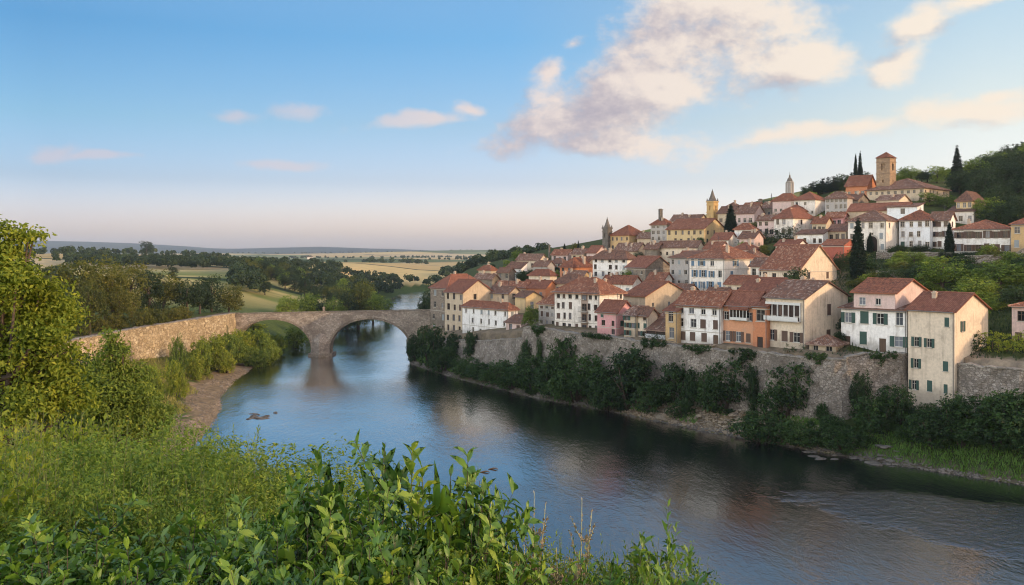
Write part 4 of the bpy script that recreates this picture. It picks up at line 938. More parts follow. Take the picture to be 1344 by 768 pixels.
house('long white villa with dark shutters at the right', 1252, 1327, 1336, 300, 335, 289, Y=222, a=36, wall=WHITE, roof='hip', tiles=T_RED, rows=2, cols=6, scols=0, fr='b', shut='n', wsz=(1.1, 1.7), chim=1, omit=.06)
house('tan villa with a red roof cut off by the right edge', 1327, 1400, None, 293, 330, 282, Y=224, a=36, wall=OCHRE, roof='hip', tiles=T_BRIGHT, rows=2, cols=5, scols=0, chim=0)
house('long stone house below the church', 1113, 1190, 1200, 275, 296, 266, Y=282, a=38, wall=BEIGE, roof='gable', tiles=T_RED, rows=1, cols=7, scols=0, chim=0, detail=0, wsz=(.9, 1.0))
house('plain white house below the church, right of the long stone house', 1164, 1204, 1212, 271, 298, 267, Y=270, a=38, wall=BLUEWHITE, roof='shed', tiles=T_BROWN, rows=2, cols=3, scols=0, chim=0, detail=0, omit=.5)
house('small white outbuilding left of the yellow hip-roofed house', 1244, 1278, 1287, 277, 296, 270, Y=258, a=38, wall=WARMWHITE, roof='shed', tiles=T_RED, rows=1, cols=3, scols=0, chim=0, detail=0)
house('yellow house with a hipped roof at the edge of the hillside wood', 1255, 1276, 1294, 262, 292, 252, Y=275, a=44, wall=YELLOW, roof='hip', tiles=T_RED, rows=2, cols=3, scols=2, chim=0, detail=0)
# church block on the summit, with its tower
house('long yellowish church building on the summit with two rows of windows', 1138, 1213, 1246, 246, 266, 233, Y=296, a=47, wall=BEIGE, roof='hip', tiles=T_RED, rows=2, cols=9, scols=7, wsz=(.9, 1.0), chim=0, detail=0, cat='church', name='church', over=.6)
house('red-walled wing of the summit church left of its tower', 1110, 1138, 1150, 243, 262, 226, Y=310, a=42, wall=RUST, roof='gable', tiles=T_RED, rows=1, cols=3, scols=0, chim=0, detail=0, cat='church wing', name='church_wing')

# --- fillers: lesser houses that close the gaps between those above
for (lab, *v) in [
    ('small grey house just above the small cream bright-roofed house', 700, 718, 728, 349, 362, 342, 286, GREY, 'gable', T_BROWN),
    ('tiled cottage wedged between the stone house and the grey balcony house', 850, 872, 882, 366, 382, 357, 226, WARMWHITE, 'gable', T_RED),
    ('low tiled lean-to below the tall pale house', 925, 950, 964, 388, 402, 379, 204, BEIGE, 'gable', T_BROWN),
    ('low red-roofed house left of the house with the tall red roof', 952, 985, 1001, 373, 390, 363, 194, CREAM, 'gable', T_RED),
    ('brown cottage between the yellow hipped house and the grey-white house', 836, 856, 866, 312, 326, 304, 320, BEIGE, 'gable', T_BROWN),
    ('low house tucked under the dark hillside hedge', 1018, 1046, 1060, 322, 338, 315, 240, WARMWHITE, 'gable', T_RED),
    ('small red-roofed house below the hedge, right of the tall pale house', 960, 984, 998, 327, 342, 319, 256, PALEPINK, 'hip', T_RED),
    ('narrow cottage on the skyline between the chimney stack and the pointed tower', 880, 896, 906, 289, 302, 282, 346, PALEPINK, 'gable', T_RED),
    ('small skyline cottage left of the long house under the monument', 1000, 1018, 1028, 272, 286, 265, 345, STONEWALL, 'gable', T_BROWN),
    ('low stone barn at the left foot of the town behind the tall grey-beige house', 622, 646, 655, 366, 378, 360, 270, STONEWALL, 'gable', T_BROWN),
    ('tiny cottage peeping over the bright-roofed bridge-end house', 628, 644, 650, 354, 366, 348, 300, BEIGE, 'hip', T_RED),
    ('ochre cottage between the rust-walled house and the white wide-eaved house', 742, 764, 776, 364, 378, 356, 252, OCHRE, 'gable', T_RED),
    ('low stone outbuilding under the red church wing', 1098, 1126, 1140, 262, 277, 255, 292, STONEWALL, 'gable', T_RED),
    ('cream cottage just below the church block', 1150, 1180, 1194, 262, 276, 256, 290, CREAM, 'gable', T_RED),
    ('beige cottage between the white sunlit-side house and the salmon cottage', 1066, 1084, 1092, 292, 307, 285, 268, BEIGE, 'gable', T_RED),
    ('pale pink cottage right of the cypress beside the yellow gabled house', 970, 990, 1002, 312, 328, 304, 276, PALEPINK, 'gable', T_BROWN),
    ('warm white cottage at the left end of the dark hedge', 934, 956, 968, 314, 331, 306, 274, WARMWHITE, 'gable', T_RED),
    ('ochre cottage below the long house under the monument', 1028, 1050, 1062, 276, 290, 269, 296, OCHRE, 'hip', T_RED),
    ('red-roofed cottage below the cream house with the long roof', 890, 916, 930, 338, 352, 330, 256, CREAM, 'gable', T_RED),
    ('red-roofed cottage below the rough stone house', 842, 866, 880, 385, 398, 376, 216, PALEPINK, 'hip', T_RED)]:
    pL, pC, pR, ev, bs, rd, Y, wl, rf, tl = v
    house(lab, pL, pC, pR, ev, bs, rd, Y=Y, a=46, wall=wl, roof=rf, tiles=tl, rows=1, cols=3, scols=1, chim=1, detail=0, wsz=(.9, 1.2))
def terrace(label, p0, p1, row, Y0, Y1, h, seed):
    a, b = W(p0, Y0), W(p1, Y1); m = [((a[0]*(1-f)+b[0]*f), (a[1]*(1-f)+b[1]*f)) for f in np.linspace(0, 1, 8)]
    river_wall('terrace_wall', label, m, [hgt(x, y)+h for x, y in m], M_RUBBLE, seed, .25, .5, 'wall')
terrace('stone terrace wall along the slope below the arched-gate house', 1150, 1250, 0, 222, 214, 1.6, 21)
terrace('stone terrace wall in the gardens below the long white villa', 1255, 1345, 0, 207, 202, 1.5, 22)
terrace('short stone terrace wall on the overgrown garden slope', 1150, 1200, 0, 196, 190, 1.7, 23)
def tower(label, pC, base, top, wpx, Y, mat, kind='pyramid', tip=None, cat='tower', name='bell_tower', belfry=True):
    X, Yv = Q(pC, Y); zb = Zp(base, Y)-2; zt = Zp(top, Y); w = wpx*Y/F*.78; rng = random.Random(int(pC))
    r = tag(empty(name, (X, Y, zb), -radians(47)), label, cat); H = zt-zb; hh = H*.16; ops = []
    b = MB(); c = [(-w/2,-w/2),(w/2,-w/2),(w/2,w/2),(-w/2,w/2)]
    for i in range(4):
        p, q = c[i], c[(i+1) % 4]; hs = [(w*.36, w*.64, H*.70, H*.86)] if belfry else []
        if i < 2: hs = hs+[(w*.44, w*.56, H*.40, H*.47)]
        facade(b, p, q, 0, H, hs, w*.12)
    b.build('shaft', mat, r)
    for z in (.62, .90): m = MB(); m.box(-w/2-.14, w/2+.14, -w/2-.14, w/2+.14, H*z-.15, H*z+.15); m.build('string_course', mat, r)
    if kind == 'pyramid':
        m = MB(); o = w/2+.4; ht = Zp(tip, Y)-zt
        V, Fq, UV = [], [], []
        P = [(-o,-o,H+.05),(o,-o,H+.05),(o,o,H+.05),(-o,o,H+.05)]
        for i in range(4): roof_slope(V, Fq, UV, P[i], P[(i+1) % 4], (0,0,H+ht), (0,0,H+ht), rng, .4)
        k = len(V); V += P; UV += [(0,0)]*4; Fq.append((k+3, k+2, k+1, k)); link('roof', np_mesh('roof', V, Fq, T_RED, uv=UV), r)
    else:
        m = MB(); ht = Zp(tip, Y)-zt
        m.box(-w/2-.22, w/2+.22, -w/2-.22, w/2+.22, H-.1, H+.35); m.build('cornice', mat, r)
        s = MB(); s.ring(0, 0, [(w*.60, H+.35), (w*.44, H+ht*.22), (w*.26, H+ht*.5), (w*.10, H+ht*.82), (.05, H+ht*.9)], 8, pi/8)
        sp = s.build('spire', DARKTOWER, r)
        f = MB(); f.ring(0, 0, [(.09, H+ht*.88), (.22, H+ht*.91), (.09, H+ht*.94), (.05, H+ht)], 6); f.build('finial', METAL, sp)
        for i in range(4):
            x, y = c[i]; p = MB(); p.ring(x*.92, y*.92, [(w*.09, H+.36), (w*.09, H+.36+ht*.08), (.03, H+.36+ht*.24)], 6); p.build('pinnacle', DARKTOWER, r)
    return r
tower('square stone church tower with a tiled pyramid roof on the summit', 1163, 254, 208, 23, 300, TOWERSTONE, 'pyramid', 199.5, 'church tower', 'church_tower')
tower('ochre bell tower with a grey pointed spire above the big ochre house', 935, 294, 265.5, 13.5, 328, stucco('ochre_tower', (.50,.33,.14)), 'spire', 248)
tower('dark stone bell tower with a pointed spire left of the yellow house', 797, 334, 300, 11.5, 326, DARKTOWER, 'spire', 285)
def monument():
    X, Y = Q(1036.5, 330); zb = Zp(260, Y); r = tag(empty('monument', (X, Y, zb)), 'slender grey round monument with a small dome on the skyline', 'monument'); k = Y/F
    b = MB(); b.ring(0, 0, [(7*k, -4), (7*k, 3*k), (5.6*k, 4*k)], 12); b.build('plinth', STONEWALL, r)
    b = MB(); b.ring(0, 0, [(4.6*k, 4*k-.05), (4.4*k, 20*k), (5.2*k, 20.5*k), (5.2*k, 21.5*k)], 10); b.build('drum', GREY, r)
    for i in range(8):
        a = 2*pi*i/8; p = MB(); p.ring(4.75*k*cos(a), 4.75*k*sin(a), [(.28, 5*k), (.24, 20*k)], 6); p.build('pilaster', GREY, r)
    d = MB(); d.ring(0, 0, [(4.2*k, 21.4*k), (3.4*k, 24*k), (2*k, 26.5*k), (1.2*k, 27*k), (1.1*k, 29.5*k), (.3*k, 31*k), (.12*k, 34.5*k)], 10); d.build('dome', DARKTOWER, r)
monument()
def stack(label, pC, base, top, wpx, Y, mat, name='chimney_stack', cat='chimney'):
    X, Yv = Q(pC, Y); zb = Zp(base, Y)-2.5; zt = Zp(top, Y); k = wpx*Y/F/2
    r = tag(empty(name, (X, Y, zb), .4), label, cat); b = MB(); b.box(-k, k, -k, k, 0, zt-zb-.5); b.build('shaft', mat, r)
    b = MB(); b.box(-k-.15, k+.15, -k-.15, k+.15, zt-zb-.5, zt-zb-.25); b.box(-k*.7, k*.7, -k*.7, k*.7, zt-zb-.249, zt-zb); b.build('cap', mat, r)
stack('stout chimney stack on the skyline above the grey-white house', 867, 290, 274, 4, 312, DARKTOWER)
stack('short dark stack on the skyline between the cottages and the monument', 998, 274, 261, 4, 368, DARKTOWER)
stack('tall thin dark chimney rising left of the town skyline', 721, 346, 321, 2, 325, DARKTOWER)
def mast(pC, base, top, Y):
    X, _ = Q(pC, Y); zb = Zp(base, Y)-1; H = Zp(top, Y)-zb; r = tag(empty('mast', (X, Y, zb)), 'thin metal mast on the skyline left of the round monument', 'mast')
    b = MB(); b.ring(0, 0, [(.16, 0), (.10, H)], 6); b.build('pole', METAL, r)
    b = MB(); b.box(-.5, .5, -.04, .04, H-1.4, H-1.3); b.box(-.35, .35, -.04, .04, H-.7, H-.6); b.build('crossbar', METAL, r)
mast(1012.5, 272, 254, 340)
# features that single houses out
def house_extra():
    def balcony(info, u0, u1, z, deep=1.0, canopy=False, glass=False):
        r, w, d = info['root'], info['w'], info['d']; y = -d/2
        b = MB(); b.box(u0, u1, y-deep, y-.004, z-.16, z); bl = b.build('balcony', FRAME['s'], r)
        q = MB(); n = max(4, int((u1-u0)/.22))
        for i in range(n+1): x = u0+.05+(u1-u0-.1)*i/n; q.box(x-.015, x+.015, y-deep+.03, y-deep+.06, z, z+.95)
        q.box(u0, u1, y-deep+.02, y-deep+.07, z+.95, z+1.0); q.build('railing', METAL, bl)
    i = TALL; w = i['w']; H = i['H']
    for k in (1, 2): balcony(i, w*.09, w*.26, H*.25*k+.35)
    b = MB(); b.box(w*.10, w*.25, -i['d']/2-.03, -i['d']/2-.004, .1, H*.98); b.build('stair_bay', stucco('taupe_plaster', (.33,.25,.20)), i['root'])
    for k in range(4):
        f, p, s, sh = win_meshes(1.2, 1.6, 'g' if k else None, 'b'); o = link('window', f, i['root'], (w*.175, -i['d']/2-.24, H*.25*k+.4), 0); link('pane', p, o)
    # loggia: flat dark panel painting the shade of an opening, with posts and a planted rail
    i = LOG; w, H, d, r = i['w'], i['H'], i['d'], i['root']
    b = MB(); b.box(-w*.46, w*.40, -d/2-.06, -d/2-.004, H*.55, H*.86); lo = b.build('loggia', DARKWOOD, r)
    b = MB()
    for k in range(7): x = -w*.46+w*.86*k/6; b.box(x-.09, x+.09, -d/2-.24, -d/2-.062, H*.55, H*.86)
    b.box(-w*.47, w*.41, -d/2-.9, -d/2-.062, H*.545, H*.555); b.box(-w*.48, w*.42, -d/2-.35, -d/2-.004, H*.861, H*.91); b.build('gallery_frame', FRAME['w'], lo)
    b = MB(); b.box(-w*.47, w*.41, -d/2-.95, -d/2-.9, H*.56, H*.64); b.build('railing', FRAME['w'], lo)
    # glazed bay under its own little roof
    i = ORG; w, H, d, r = i['w'], i['H'], i['d'], i['root']
    b = MB(); x0, x1, y0, y1, z0, z1 = -w*.18, w*.34, -d/2-.75, -d/2-.004, H*.66, H*.92
    b.box(x0, x1, y0, y1, z0, z0+.5); b.box(x0, x1, y0, y1, z1-.15, z1)
    for k in range(6): x = x0+(x1-x0-.12)*k/5; b.box(x, x+.12, y0, y0+.12, z0+.5, z1-.15)
    bay = b.build('bay', FRAME['w'], r); g = MB(); g.box(x0+.03, x1-.03, y0+.05, y1-.01, z0+.48, z1-.14); g.build('pane', GLASS, bay)
    make_roof('shed', x1-x0, .75, z1, .45, T_BRIGHT, bay, random.Random(2), .25, (x0+x1)/2, (y0+y1)/2)
    # arched gateway
    i = GATE; w, H, d, r = i['w'], i['H'], i['d'], i['root']
    for (rad, dep, m, nm) in ((1.75, .10, FRAME['s'], 'gate_arch'), (1.35, .13, DARKWOOD, 'gate_door')):
        b = MB(); pts = [(-rad, 0), (rad, 0)]+[(rad*cos(a), 3.0+rad*sin(a)) for a in np.linspace(0, pi, 15)]
        x = w*.14; b.prism([(x+u, -d/2-.003, v) for u, v in pts][::-1], [(x+u, -d/2-dep, v) for u, v in pts][::-1]); b.build(nm, m, r)
    # street doors and shop openings of the white house on the wall
house_extra()
# ------------------------------------------------------------------ foliage makers
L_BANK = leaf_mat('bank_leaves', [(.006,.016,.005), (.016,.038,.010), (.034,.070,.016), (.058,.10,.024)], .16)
L_GARDEN = leaf_mat('garden_leaves', [(0.045,0.077,0.015), (0.098,0.150,0.024), (0.188,0.240,0.036), (0.300,0.330,0.051)], .28)
L_OLIVE = leaf_mat('olive_leaves', [(0.037,0.053,0.013), (0.075,0.088,0.016), (0.125,0.125,0.021), (0.188,0.163,0.027)], .25)
L_DARK = leaf_mat('dark_leaves', [(.016,.030,.012), (.030,.052,.018), (.052,.080,.024)], .18)
L_CYP = leaf_mat('cypress_leaves', [(.007,.016,.009), (.012,.026,.013), (.020,.040,.017)], .06)
L_YELLOW = leaf_mat('yellow_green_leaves', [(.07,.11,.014), (.15,.20,.024), (.25,.28,.032), (.36,.34,.042)], .34)
L_FINE = leaf_mat('fine_shrub_leaves', [(0.050,0.101,0.016), (0.107,0.174,0.026), (0.174,0.242,0.034), (0.292,0.314,0.050)], .22)
L_BROAD = leaf_mat('broad_leaves', [(.035,.085,.016), (.07,.15,.022), (.14,.24,.03), (.27,.34,.05)], .24, .42, .4)
L_DRY = leaf_mat('dry_heads', [(.22,.16,.10), (.30,.23,.15), (.36,.29,.2)], .2)
L_GRASS = leaf_mat('grass_blades', [(0.043,0.093,0.017), (0.076,0.153,0.025), (0.128,0.212,0.043)], .25)
L_STRAW = leaf_mat('straw_grass', [(0.144,0.156,0.036), (0.240,0.228,0.060), (0.336,0.288,0.108)], .25)
L_WOOD = leaf_mat('wood_leaves', [(.018,.032,.014), (.03,.05,.018), (.05,.075,.024), (.075,.095,.03)], .15)
BARK = plain('bark', (.085,.065,.05), .95, .1, .4, 6); STEM = plain('green_stem', (.12,.13,.05), .7, .2); TWIG = plain('brown_twig', (.13,.085,.05), .8, .2)
def unit(v): return v/np.maximum(np.linalg.norm(v, axis=-1, keepdims=True), 1e-9)
def diamonds(c, ax, nr, L, wr=.5, fold=.12):
    """one rhombic leaf per row"""
    sd = unit(np.cross(nr, ax)); nr = unit(np.cross(ax, sd)); L = np.asarray(L)[:, None]; w = L*wr/2
    V = np.stack([c-ax*L*.5, c+sd*w+nr*L*fold-ax*L*.05, c+ax*L*.5, c-sd*w+nr*L*fold-ax*L*.05], 1).reshape(-1, 3)
    return V, np.arange(len(V)).reshape(-1, 4)
def ovate(c, ax, nr, L, wr=.48, droop=.25):
    """a leaf with a folded midrib that bends over towards its tip; c is where the stalk joins"""
    sd = unit(np.cross(nr, ax)); nr = unit(np.cross(ax, sd)); L = np.asarray(L)[:, None]; w = L*wr/2
    def p(u, s, f): return c+ax*L*u+sd*w*s+nr*L*(f-droop*u*u)
    V = np.stack([p(0,0,0), p(.12,0,0), p(.42,1,.09), p(.42,0,0), p(.42,-1,.09), p(.75,.62,.06), p(.75,0,0), p(.75,-.62,.06), p(1,0,0), p(.2,.62,.06), p(.2,-.62,.06)], 1)
    n = len(V); V = V.reshape(-1, 3); b = (np.arange(n)*11)[:, None]
    T = np.concatenate([b+np.array([[0,1,9]]), b+np.array([[0,10,1]]), b+np.array([[5,6,8]])[:, ::-1], b+np.array([[6,7,8]])[:, ::-1]], 0)
    Qd = np.concatenate([b+np.array([[1,3,2,9]]), b+np.array([[1,10,4,3]]), b+np.array([[3,6,5,2]]), b+np.array([[3,4,7,6]])], 0)
    return V, [T, Qd]
def leafmesh(name, V, F_, mat, tint, per): return np_mesh(name, V, F_, mat, False, {'tint': np.repeat(np.clip(tint, 0, 1), per)})
def crown(name, seed, lobes, n_cl, per, leaf, cl_r, mat, wr=.55, inner=.22, flat=.0, up=.25):
    r = np.random.RandomState(seed); Lb = np.array(lobes, float)
    wgt = (Lb[:,3]*Lb[:,4]+Lb[:,4]*Lb[:,5]+Lb[:,3]*Lb[:,5]); k = r.choice(len(Lb), n_cl, p=wgt/wgt.sum())
    d = unit(r.normal(size=(n_cl, 3))); rad = np.where(r.rand(n_cl) < inner, r.uniform(.3, .8, n_cl), r.uniform(.80, 1.06, n_cl))
    cc = Lb[k, :3]+d*Lb[k, 3:]*rad[:, None]
    ct = r.normal(.5, .17, n_cl); cr = cl_r*r.uniform(.6, 1.35, n_cl)
    ii = np.repeat(np.arange(n_cl), per); n = len(ii)
    c = cc[ii]+unit(r.normal(size=(n, 3)))*(cr[ii]*r.rand(n)**.5)[:, None]*np.array([1, 1, .8])
    nr = unit(d[ii]*.8+r.normal(size=(n, 3))*.65+np.array([0, 0, up])); ax = unit(r.normal(size=(n, 3))+d[ii]*.3-np.array([0, 0, .35])); ax = unit(ax-nr*(ax*nr).sum(1, keepdims=True))
    V, Fq = diamonds(c, ax, nr, leaf*r.uniform(.65, 1.35, n), wr)
    return leafmesh(name, V, Fq, mat, ct[ii]+r.normal(0, .13, n), 4)
def limbs(seed, H, r0, lobes, n=7, lean=.0):
    rr = random.Random(seed); b = MB(); zc = np.mean([l[2] for l in lobes])
    top = H*.72; pts = [(0, 0, -.6)]+[(rr.uniform(-.04, .04)*H*t+lean*t*t, rr.uniform(-.04, .04)*H*t, top*t) for t in (.25, .5, .75, 1)]
    b.tube(pts, [r0*1.35, r0, r0*.82, r0*.6, r0*.28], 8)
    for i in range(n):
        l = lobes[i % len(lobes)]; t = rr.uniform(.35, .8); k = int(t*4); p = Vector(pts[1+min(3, k)])
        e = Vector((l[0]+rr.uniform(-.4, .4)*l[3], l[1]+rr.uniform(-.4, .4)*l[4], l[2]+rr.uniform(-.2, .5)*l[5])); m = p.lerp(e, .5)+Vector((0, 0, -.05*H))
        b.tube([p, m, e], [r0*.45, r0*.28, r0*.07], 6)
    return b.mesh('trunk', BARK, True)
def round_lobes(seed, H, R, base=.05, n=9):
    rr = random.Random(seed); out = [(0, 0, H*.66, R*.72, R*.72, H*.27)]
    for i in range(n):
        a = 2*pi*i/n*1.618*1.0+rr.uniform(-.4, .4); z = H*rr.uniform(base+.12, .84); k = R*(1-((z/H-.52)/.6)**2)*rr.uniform(.48, .66)
        s = rr.uniform(.34, .52)*R; out.append((cos(a)*k, sin(a)*k, z, s, s, s*rr.uniform(.7, .95)))
    return out
PROTO = {}
def proto(key, parts, w, h): PROTO[key] = (parts, w, h)
for i in range(3):
    lb = round_lobes(10+i, 12, 4.6)
    tr = limbs(20+i, 12, .32, lb)
    for nm, mt in (('olive', L_OLIVE), ('dark', L_DARK), ('garden', L_GARDEN)):
        proto(f'{nm}{i}', [('trunk', tr), ('crown', crown('crown', 30+i, lb, 330, 13, .46, .85, mt))], 9.6, 12.3)
    sb = [(0, 0, 1.7, 1.9, 1.8, 1.7)]+[(random.Random(50+i*9+k).uniform(-1.6, 1.6), random.Random(70+i*9+k).uniform(-1.5, 1.5), random.Random(90+i*9+k).uniform(1.0, 3.0), 1.1, 1.1, .95) for k in range(7)]
    st = MB(); rr = random.Random(i)
    for k in range(7): a = rr.uniform(0, 6.28); st.tube([(0.15*cos(a), .15*sin(a), -.4), (.7*cos(a), .7*sin(a), 1.3), (1.3*cos(a), 1.3*sin(a), rr.uniform(2.0, 3.2))], [.09, .06, .02], 5)
    sm_ = st.mesh('stem', BARK, True)
    for nm, mt in (('bank', L_BANK), ('bush', L_GARDEN), ('gold', L_YELLOW), ('obush', L_OLIVE)):
        proto(f'{nm}{i}', [('stem', sm_), ('foliage', crown('foliage', 60+i, sb, 260, 14, .27, .45, mt))], 5.0, 4.2)
for i in range(2):
    lb = [(0, 0, z, .95*max(.06, 1-(z-4.2)/8.1)**.8 if z > 4.2 else .75+.2*z/4.2, .95*max(.06, 1-(z-4.2)/8.1)**.8 if z > 4.2 else .75+.2*z/4.2, .8) for z in np.arange(.8, 12, .55)]
    tk = MB(); tk.tube([(0,0,-.5),(0,0,4),(0,0,10.5)], [.2,.14,.03], 7)
    r = np.random.RandomState(i+5)
    proto(f'cypress{i}', [('trunk', tk.mesh('trunk', BARK)), ('crown', crown('crown', 80+i, lb, 1300, 9, .34, .20, L_CYP, .38, .15, up=1.0))], 2.2, 12.4)
    lb = [(0, 0, z, 3.0*(1-z/12.5)+.25, 3.0*(1-z/12.5)+.25, .42) for z in np.arange(2.0, 12.2, .85)]
    tk = MB(); tk.tube([(0,0,-.5),(0,0,6),(0,0,11.8)], [.24,.15,.03], 7)
    proto(f'conifer{i}', [('trunk', tk.mesh('trunk', BARK)), ('crown', crown('crown', 90+i, lb, 330, 10, .5, .45, L_CYP, .35, .3))], 5.2, 12.4)
_vr = random.Random(77)
def place(name, key, loc, wd, ht, label, cat, group=None):
    parts, pw, ph = PROTO[key]; sx, sz = wd/pw, ht/ph
    r = empty(name, loc, _vr.uniform(0, 6.28), (sx, sx, sz)); tag(r, label, cat, group)
    for nm, me in parts: link(nm, me, r)
    return r
def veg(name, key, px, top, bot, wpx, label, cat, group=None, Y=None, zg=None):
    if Y is None:
        g = ground_at(px, bot, 60)
        Y = g[1] if g else 200
    X = (px-CX)/F*Y; z = hgt(X, Y) if zg is None else zg; zt = Zp(top, Y)
    return place(name, key, (X, Y, z-.25), wpx*Y/F*1.06, max(.8, zt-z+.3)*1.02, label, cat, group)
# ------------------------------------------------------------------ right bank: shrubs under the walls
G_BANK = 'dark shrubs on the bank below the river walls'
BANKS = [
    (545, 432, 474, 24, 'dark shrub overhanging the water at the bridge foot'), (565, 420, 484, 40, 'tall dark bush climbing the wall below the bridge-end house'),
    (582, 448, 488, 34, None), (597, 431, 464, 27, 'round dark bush at the foot of the grey-beige house'), (619, 432, 451, 22, 'small dark bush under the broad white house windows'),
    (612, 466, 494, 36, None), (635, 470, 500, 36, None), (658, 468, 506, 40, None), (672, 474, 511, 36, None), (700, 455, 512, 44, 'dark bush against the left side of the stone bastion'), (690, 442, 470, 22, None),
    (709, 436, 462, 9, 'narrow ivy-dark shrub climbing the bastion face'), (742, 433, 462, 40, 'shrub hanging over the wall top below the tall cream house'), (726, 462, 520, 46, None),
    (756, 455, 526, 66, 'big dark bush below the tall cream house'), (790, 470, 532, 46, None), (826, 447, 536, 84, 'largest dark bush, below the pink house'), (800, 492, 540, 50, None), (853, 490, 542, 40, None),
    (890, 470, 516, 52, 'spreading dark bush on the wall below the slim ochre house'), (874, 492, 530, 30, None), (910, 476, 505, 30, None), (896, 520, 549, 32, 'low green bush on the rocky bank below the white three-storey house'),
    (950, 460, 520, 62, 'round dark bush on the wall below the orange house'), (928, 476, 512, 30, None), (988, 474, 494, 18, None), (1030, 465, 530, 64, 'round dark bush hanging on the wall below the large cream house'),
    (1002, 536, 580, 58, 'broad bush at the waterline below the bastion corner'), (1032, 548, 584, 44, None), (1058, 550, 588, 46, None), (1108, 556, 594, 52, 'round bush at the waterline below the white green-shuttered house'),
    (1081, 526, 552, 20, None), (1127, 478, 540, 24, 'slender dark bush on the wall below the white green-shuttered house'), (1095, 538, 578, 40, None), (1150, 512, 568, 56, None), (1178, 496, 560, 46, 'dark bush in the corner beside the tall cream bank house'),
    (1225, 525, 584, 66, None), (1252, 510, 580, 60, 'dark bush at the foot of the garden wall, right of the tall cream bank house'), (1288, 505, 580, 76, None), (1325, 500, 584, 80, 'dark bush at the right edge under the garden wall'),
    (1205, 545, 580, 40, None), (1262, 540, 586, 56, None), (1310, 538, 590, 66, None), (1345, 535, 592, 60, None), (1385, 505, 594, 90, None)]
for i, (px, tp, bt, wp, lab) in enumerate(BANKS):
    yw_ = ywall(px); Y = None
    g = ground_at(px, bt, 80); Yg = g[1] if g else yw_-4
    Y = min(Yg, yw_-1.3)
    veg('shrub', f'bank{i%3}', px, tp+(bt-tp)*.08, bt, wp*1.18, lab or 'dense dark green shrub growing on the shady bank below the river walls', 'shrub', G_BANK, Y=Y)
rr = random.Random(52)
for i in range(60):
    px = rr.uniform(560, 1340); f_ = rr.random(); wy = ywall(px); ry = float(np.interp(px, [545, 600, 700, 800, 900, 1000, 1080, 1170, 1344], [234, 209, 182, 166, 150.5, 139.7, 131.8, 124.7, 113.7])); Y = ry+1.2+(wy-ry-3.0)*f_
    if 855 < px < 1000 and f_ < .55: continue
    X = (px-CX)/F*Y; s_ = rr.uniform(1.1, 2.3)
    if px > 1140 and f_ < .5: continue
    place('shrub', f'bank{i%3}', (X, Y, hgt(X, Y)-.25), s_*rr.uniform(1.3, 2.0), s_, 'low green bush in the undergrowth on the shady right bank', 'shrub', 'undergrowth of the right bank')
def ivy(px0, px1, drop, label, seed):
    """a curtain of leaves hanging over the wall top"""
    r = np.random.RandomState(seed); a, b = W(px0, ywall(px0)), W(px1, ywall(px1)); n = max(3, int(sqrt((a[0]-b[0])**2+(a[1]-b[1])**2)/.9)); lb = []
    pc = (px0+px1)/2; zt = Zp(float(np.interp(pc, [690, 748, 800, 850, 900, 1000, 1112, 1190], [429, 437, 444, 450, 456, 465, 471, 465])), ywall(pc))
    o = tag(empty('ivy', (a[0], a[1], zt)), label, 'ivy')
    for i in range(n+1):
        f = i/n; x, y = (b[0]-a[0])*f-.45, (b[1]-a[1])*f-.35; k = drop*r.uniform(.45, 1.0)*(1-abs(f-.5)*.8)
        for j in range(max(1, int(k/.7))): lb.append((x+r.normal(0, .2), y+r.normal(0, .2), .2-.7*j, .55, .5, .55))
    link('foliage', crown('foliage', seed, lb, 60+len(lb)*14, 14, .22, .28, L_BANK), o)
    s_ = MB()
    for i in range(0, n, 2): f = i/n; x, y = (b[0]-a[0])*f-.3, (b[1]-a[1])*f-.25; s_.tube([(x, y, .3), (x-.1, y-.1, -drop*.4)], [.04, .015], 4)
    s_.build('stem', BARK, o)
ivy(700, 716, 3.2, 'ivy hanging over the stone bastion', 301); ivy(770, 800, 2.2, 'ivy hanging over the wall under the pink house', 302); ivy(846, 872, 2.6, 'ivy hanging over the wall under the timber shed', 303)
ivy(905, 932, 1.6, 'ivy hanging over the wall under the white blue-windowed house', 304); ivy(964, 990, 2.4, 'ivy hanging over the wall under the orange house', 305); ivy(1064, 1084, 1.8, 'ivy hanging over the wall near the garden shed', 306); ivy(1150, 1176, 2.6, 'ivy hanging below the white house with green shutters', 307)
# hedges and ivy
def hedge(name, label, p0, p1, w, h, mat, seed, z=None, cat='hedge', leaf=.22):
    r = np.random.RandomState(seed); L = sqrt((p1[0]-p0[0])**2+(p1[1]-p0[1])**2); n = max(3, int(L/1.1)); lb = []
    for i in range(n+1):
        f = i/n; x, y = (p1[0]-p0[0])*f+r.normal(0, .15), (p1[1]-p0[1])*f+r.normal(0, .15)
        zz = (hgt(p0[0]+x, p0[1]+y) if z is None else z)-(hgt(*p0) if z is None else z)
        lb.append((x, y, zz+h*.45, w*r.uniform(.45, .6), w*r.uniform(.45, .6), h*r.uniform(.48, .62)))
    o = tag(empty(name, (p0[0], p0[1], hgt(*p0) if z is None else z)), label, cat)
    link('foliage', crown('foliage', seed, lb, int(L*w*h*3)+80, 14, leaf, .35, mat), o)
    s = MB()
    for i in range(n): s.tube([(lb[i][0], lb[i][1], lb[i][2]-h*.6), (lb[i][0]+.1, lb[i][1], lb[i][2])], [.07, .03], 5)
    s.build('stem', TWIG, o)
hedge('hedge', 'sunlit yellow-green hedge on top of the low garden wall at the right edge', W(1300, 136), W(1400, 128.6), 3.2, 3.0, L_YELLOW, 3)
hedge('hedge', 'dark trimmed bush beside the tall cream bank house', W(1262, 137.5), W(1288, 137), 2.4, 2.9, L_BANK, 4)
hedge('hedge', 'dark hedge across the slope left of the low whitewashed building', W(972, 262), W(1046, 258), 3.5, 4.2, L_DARK, 5)
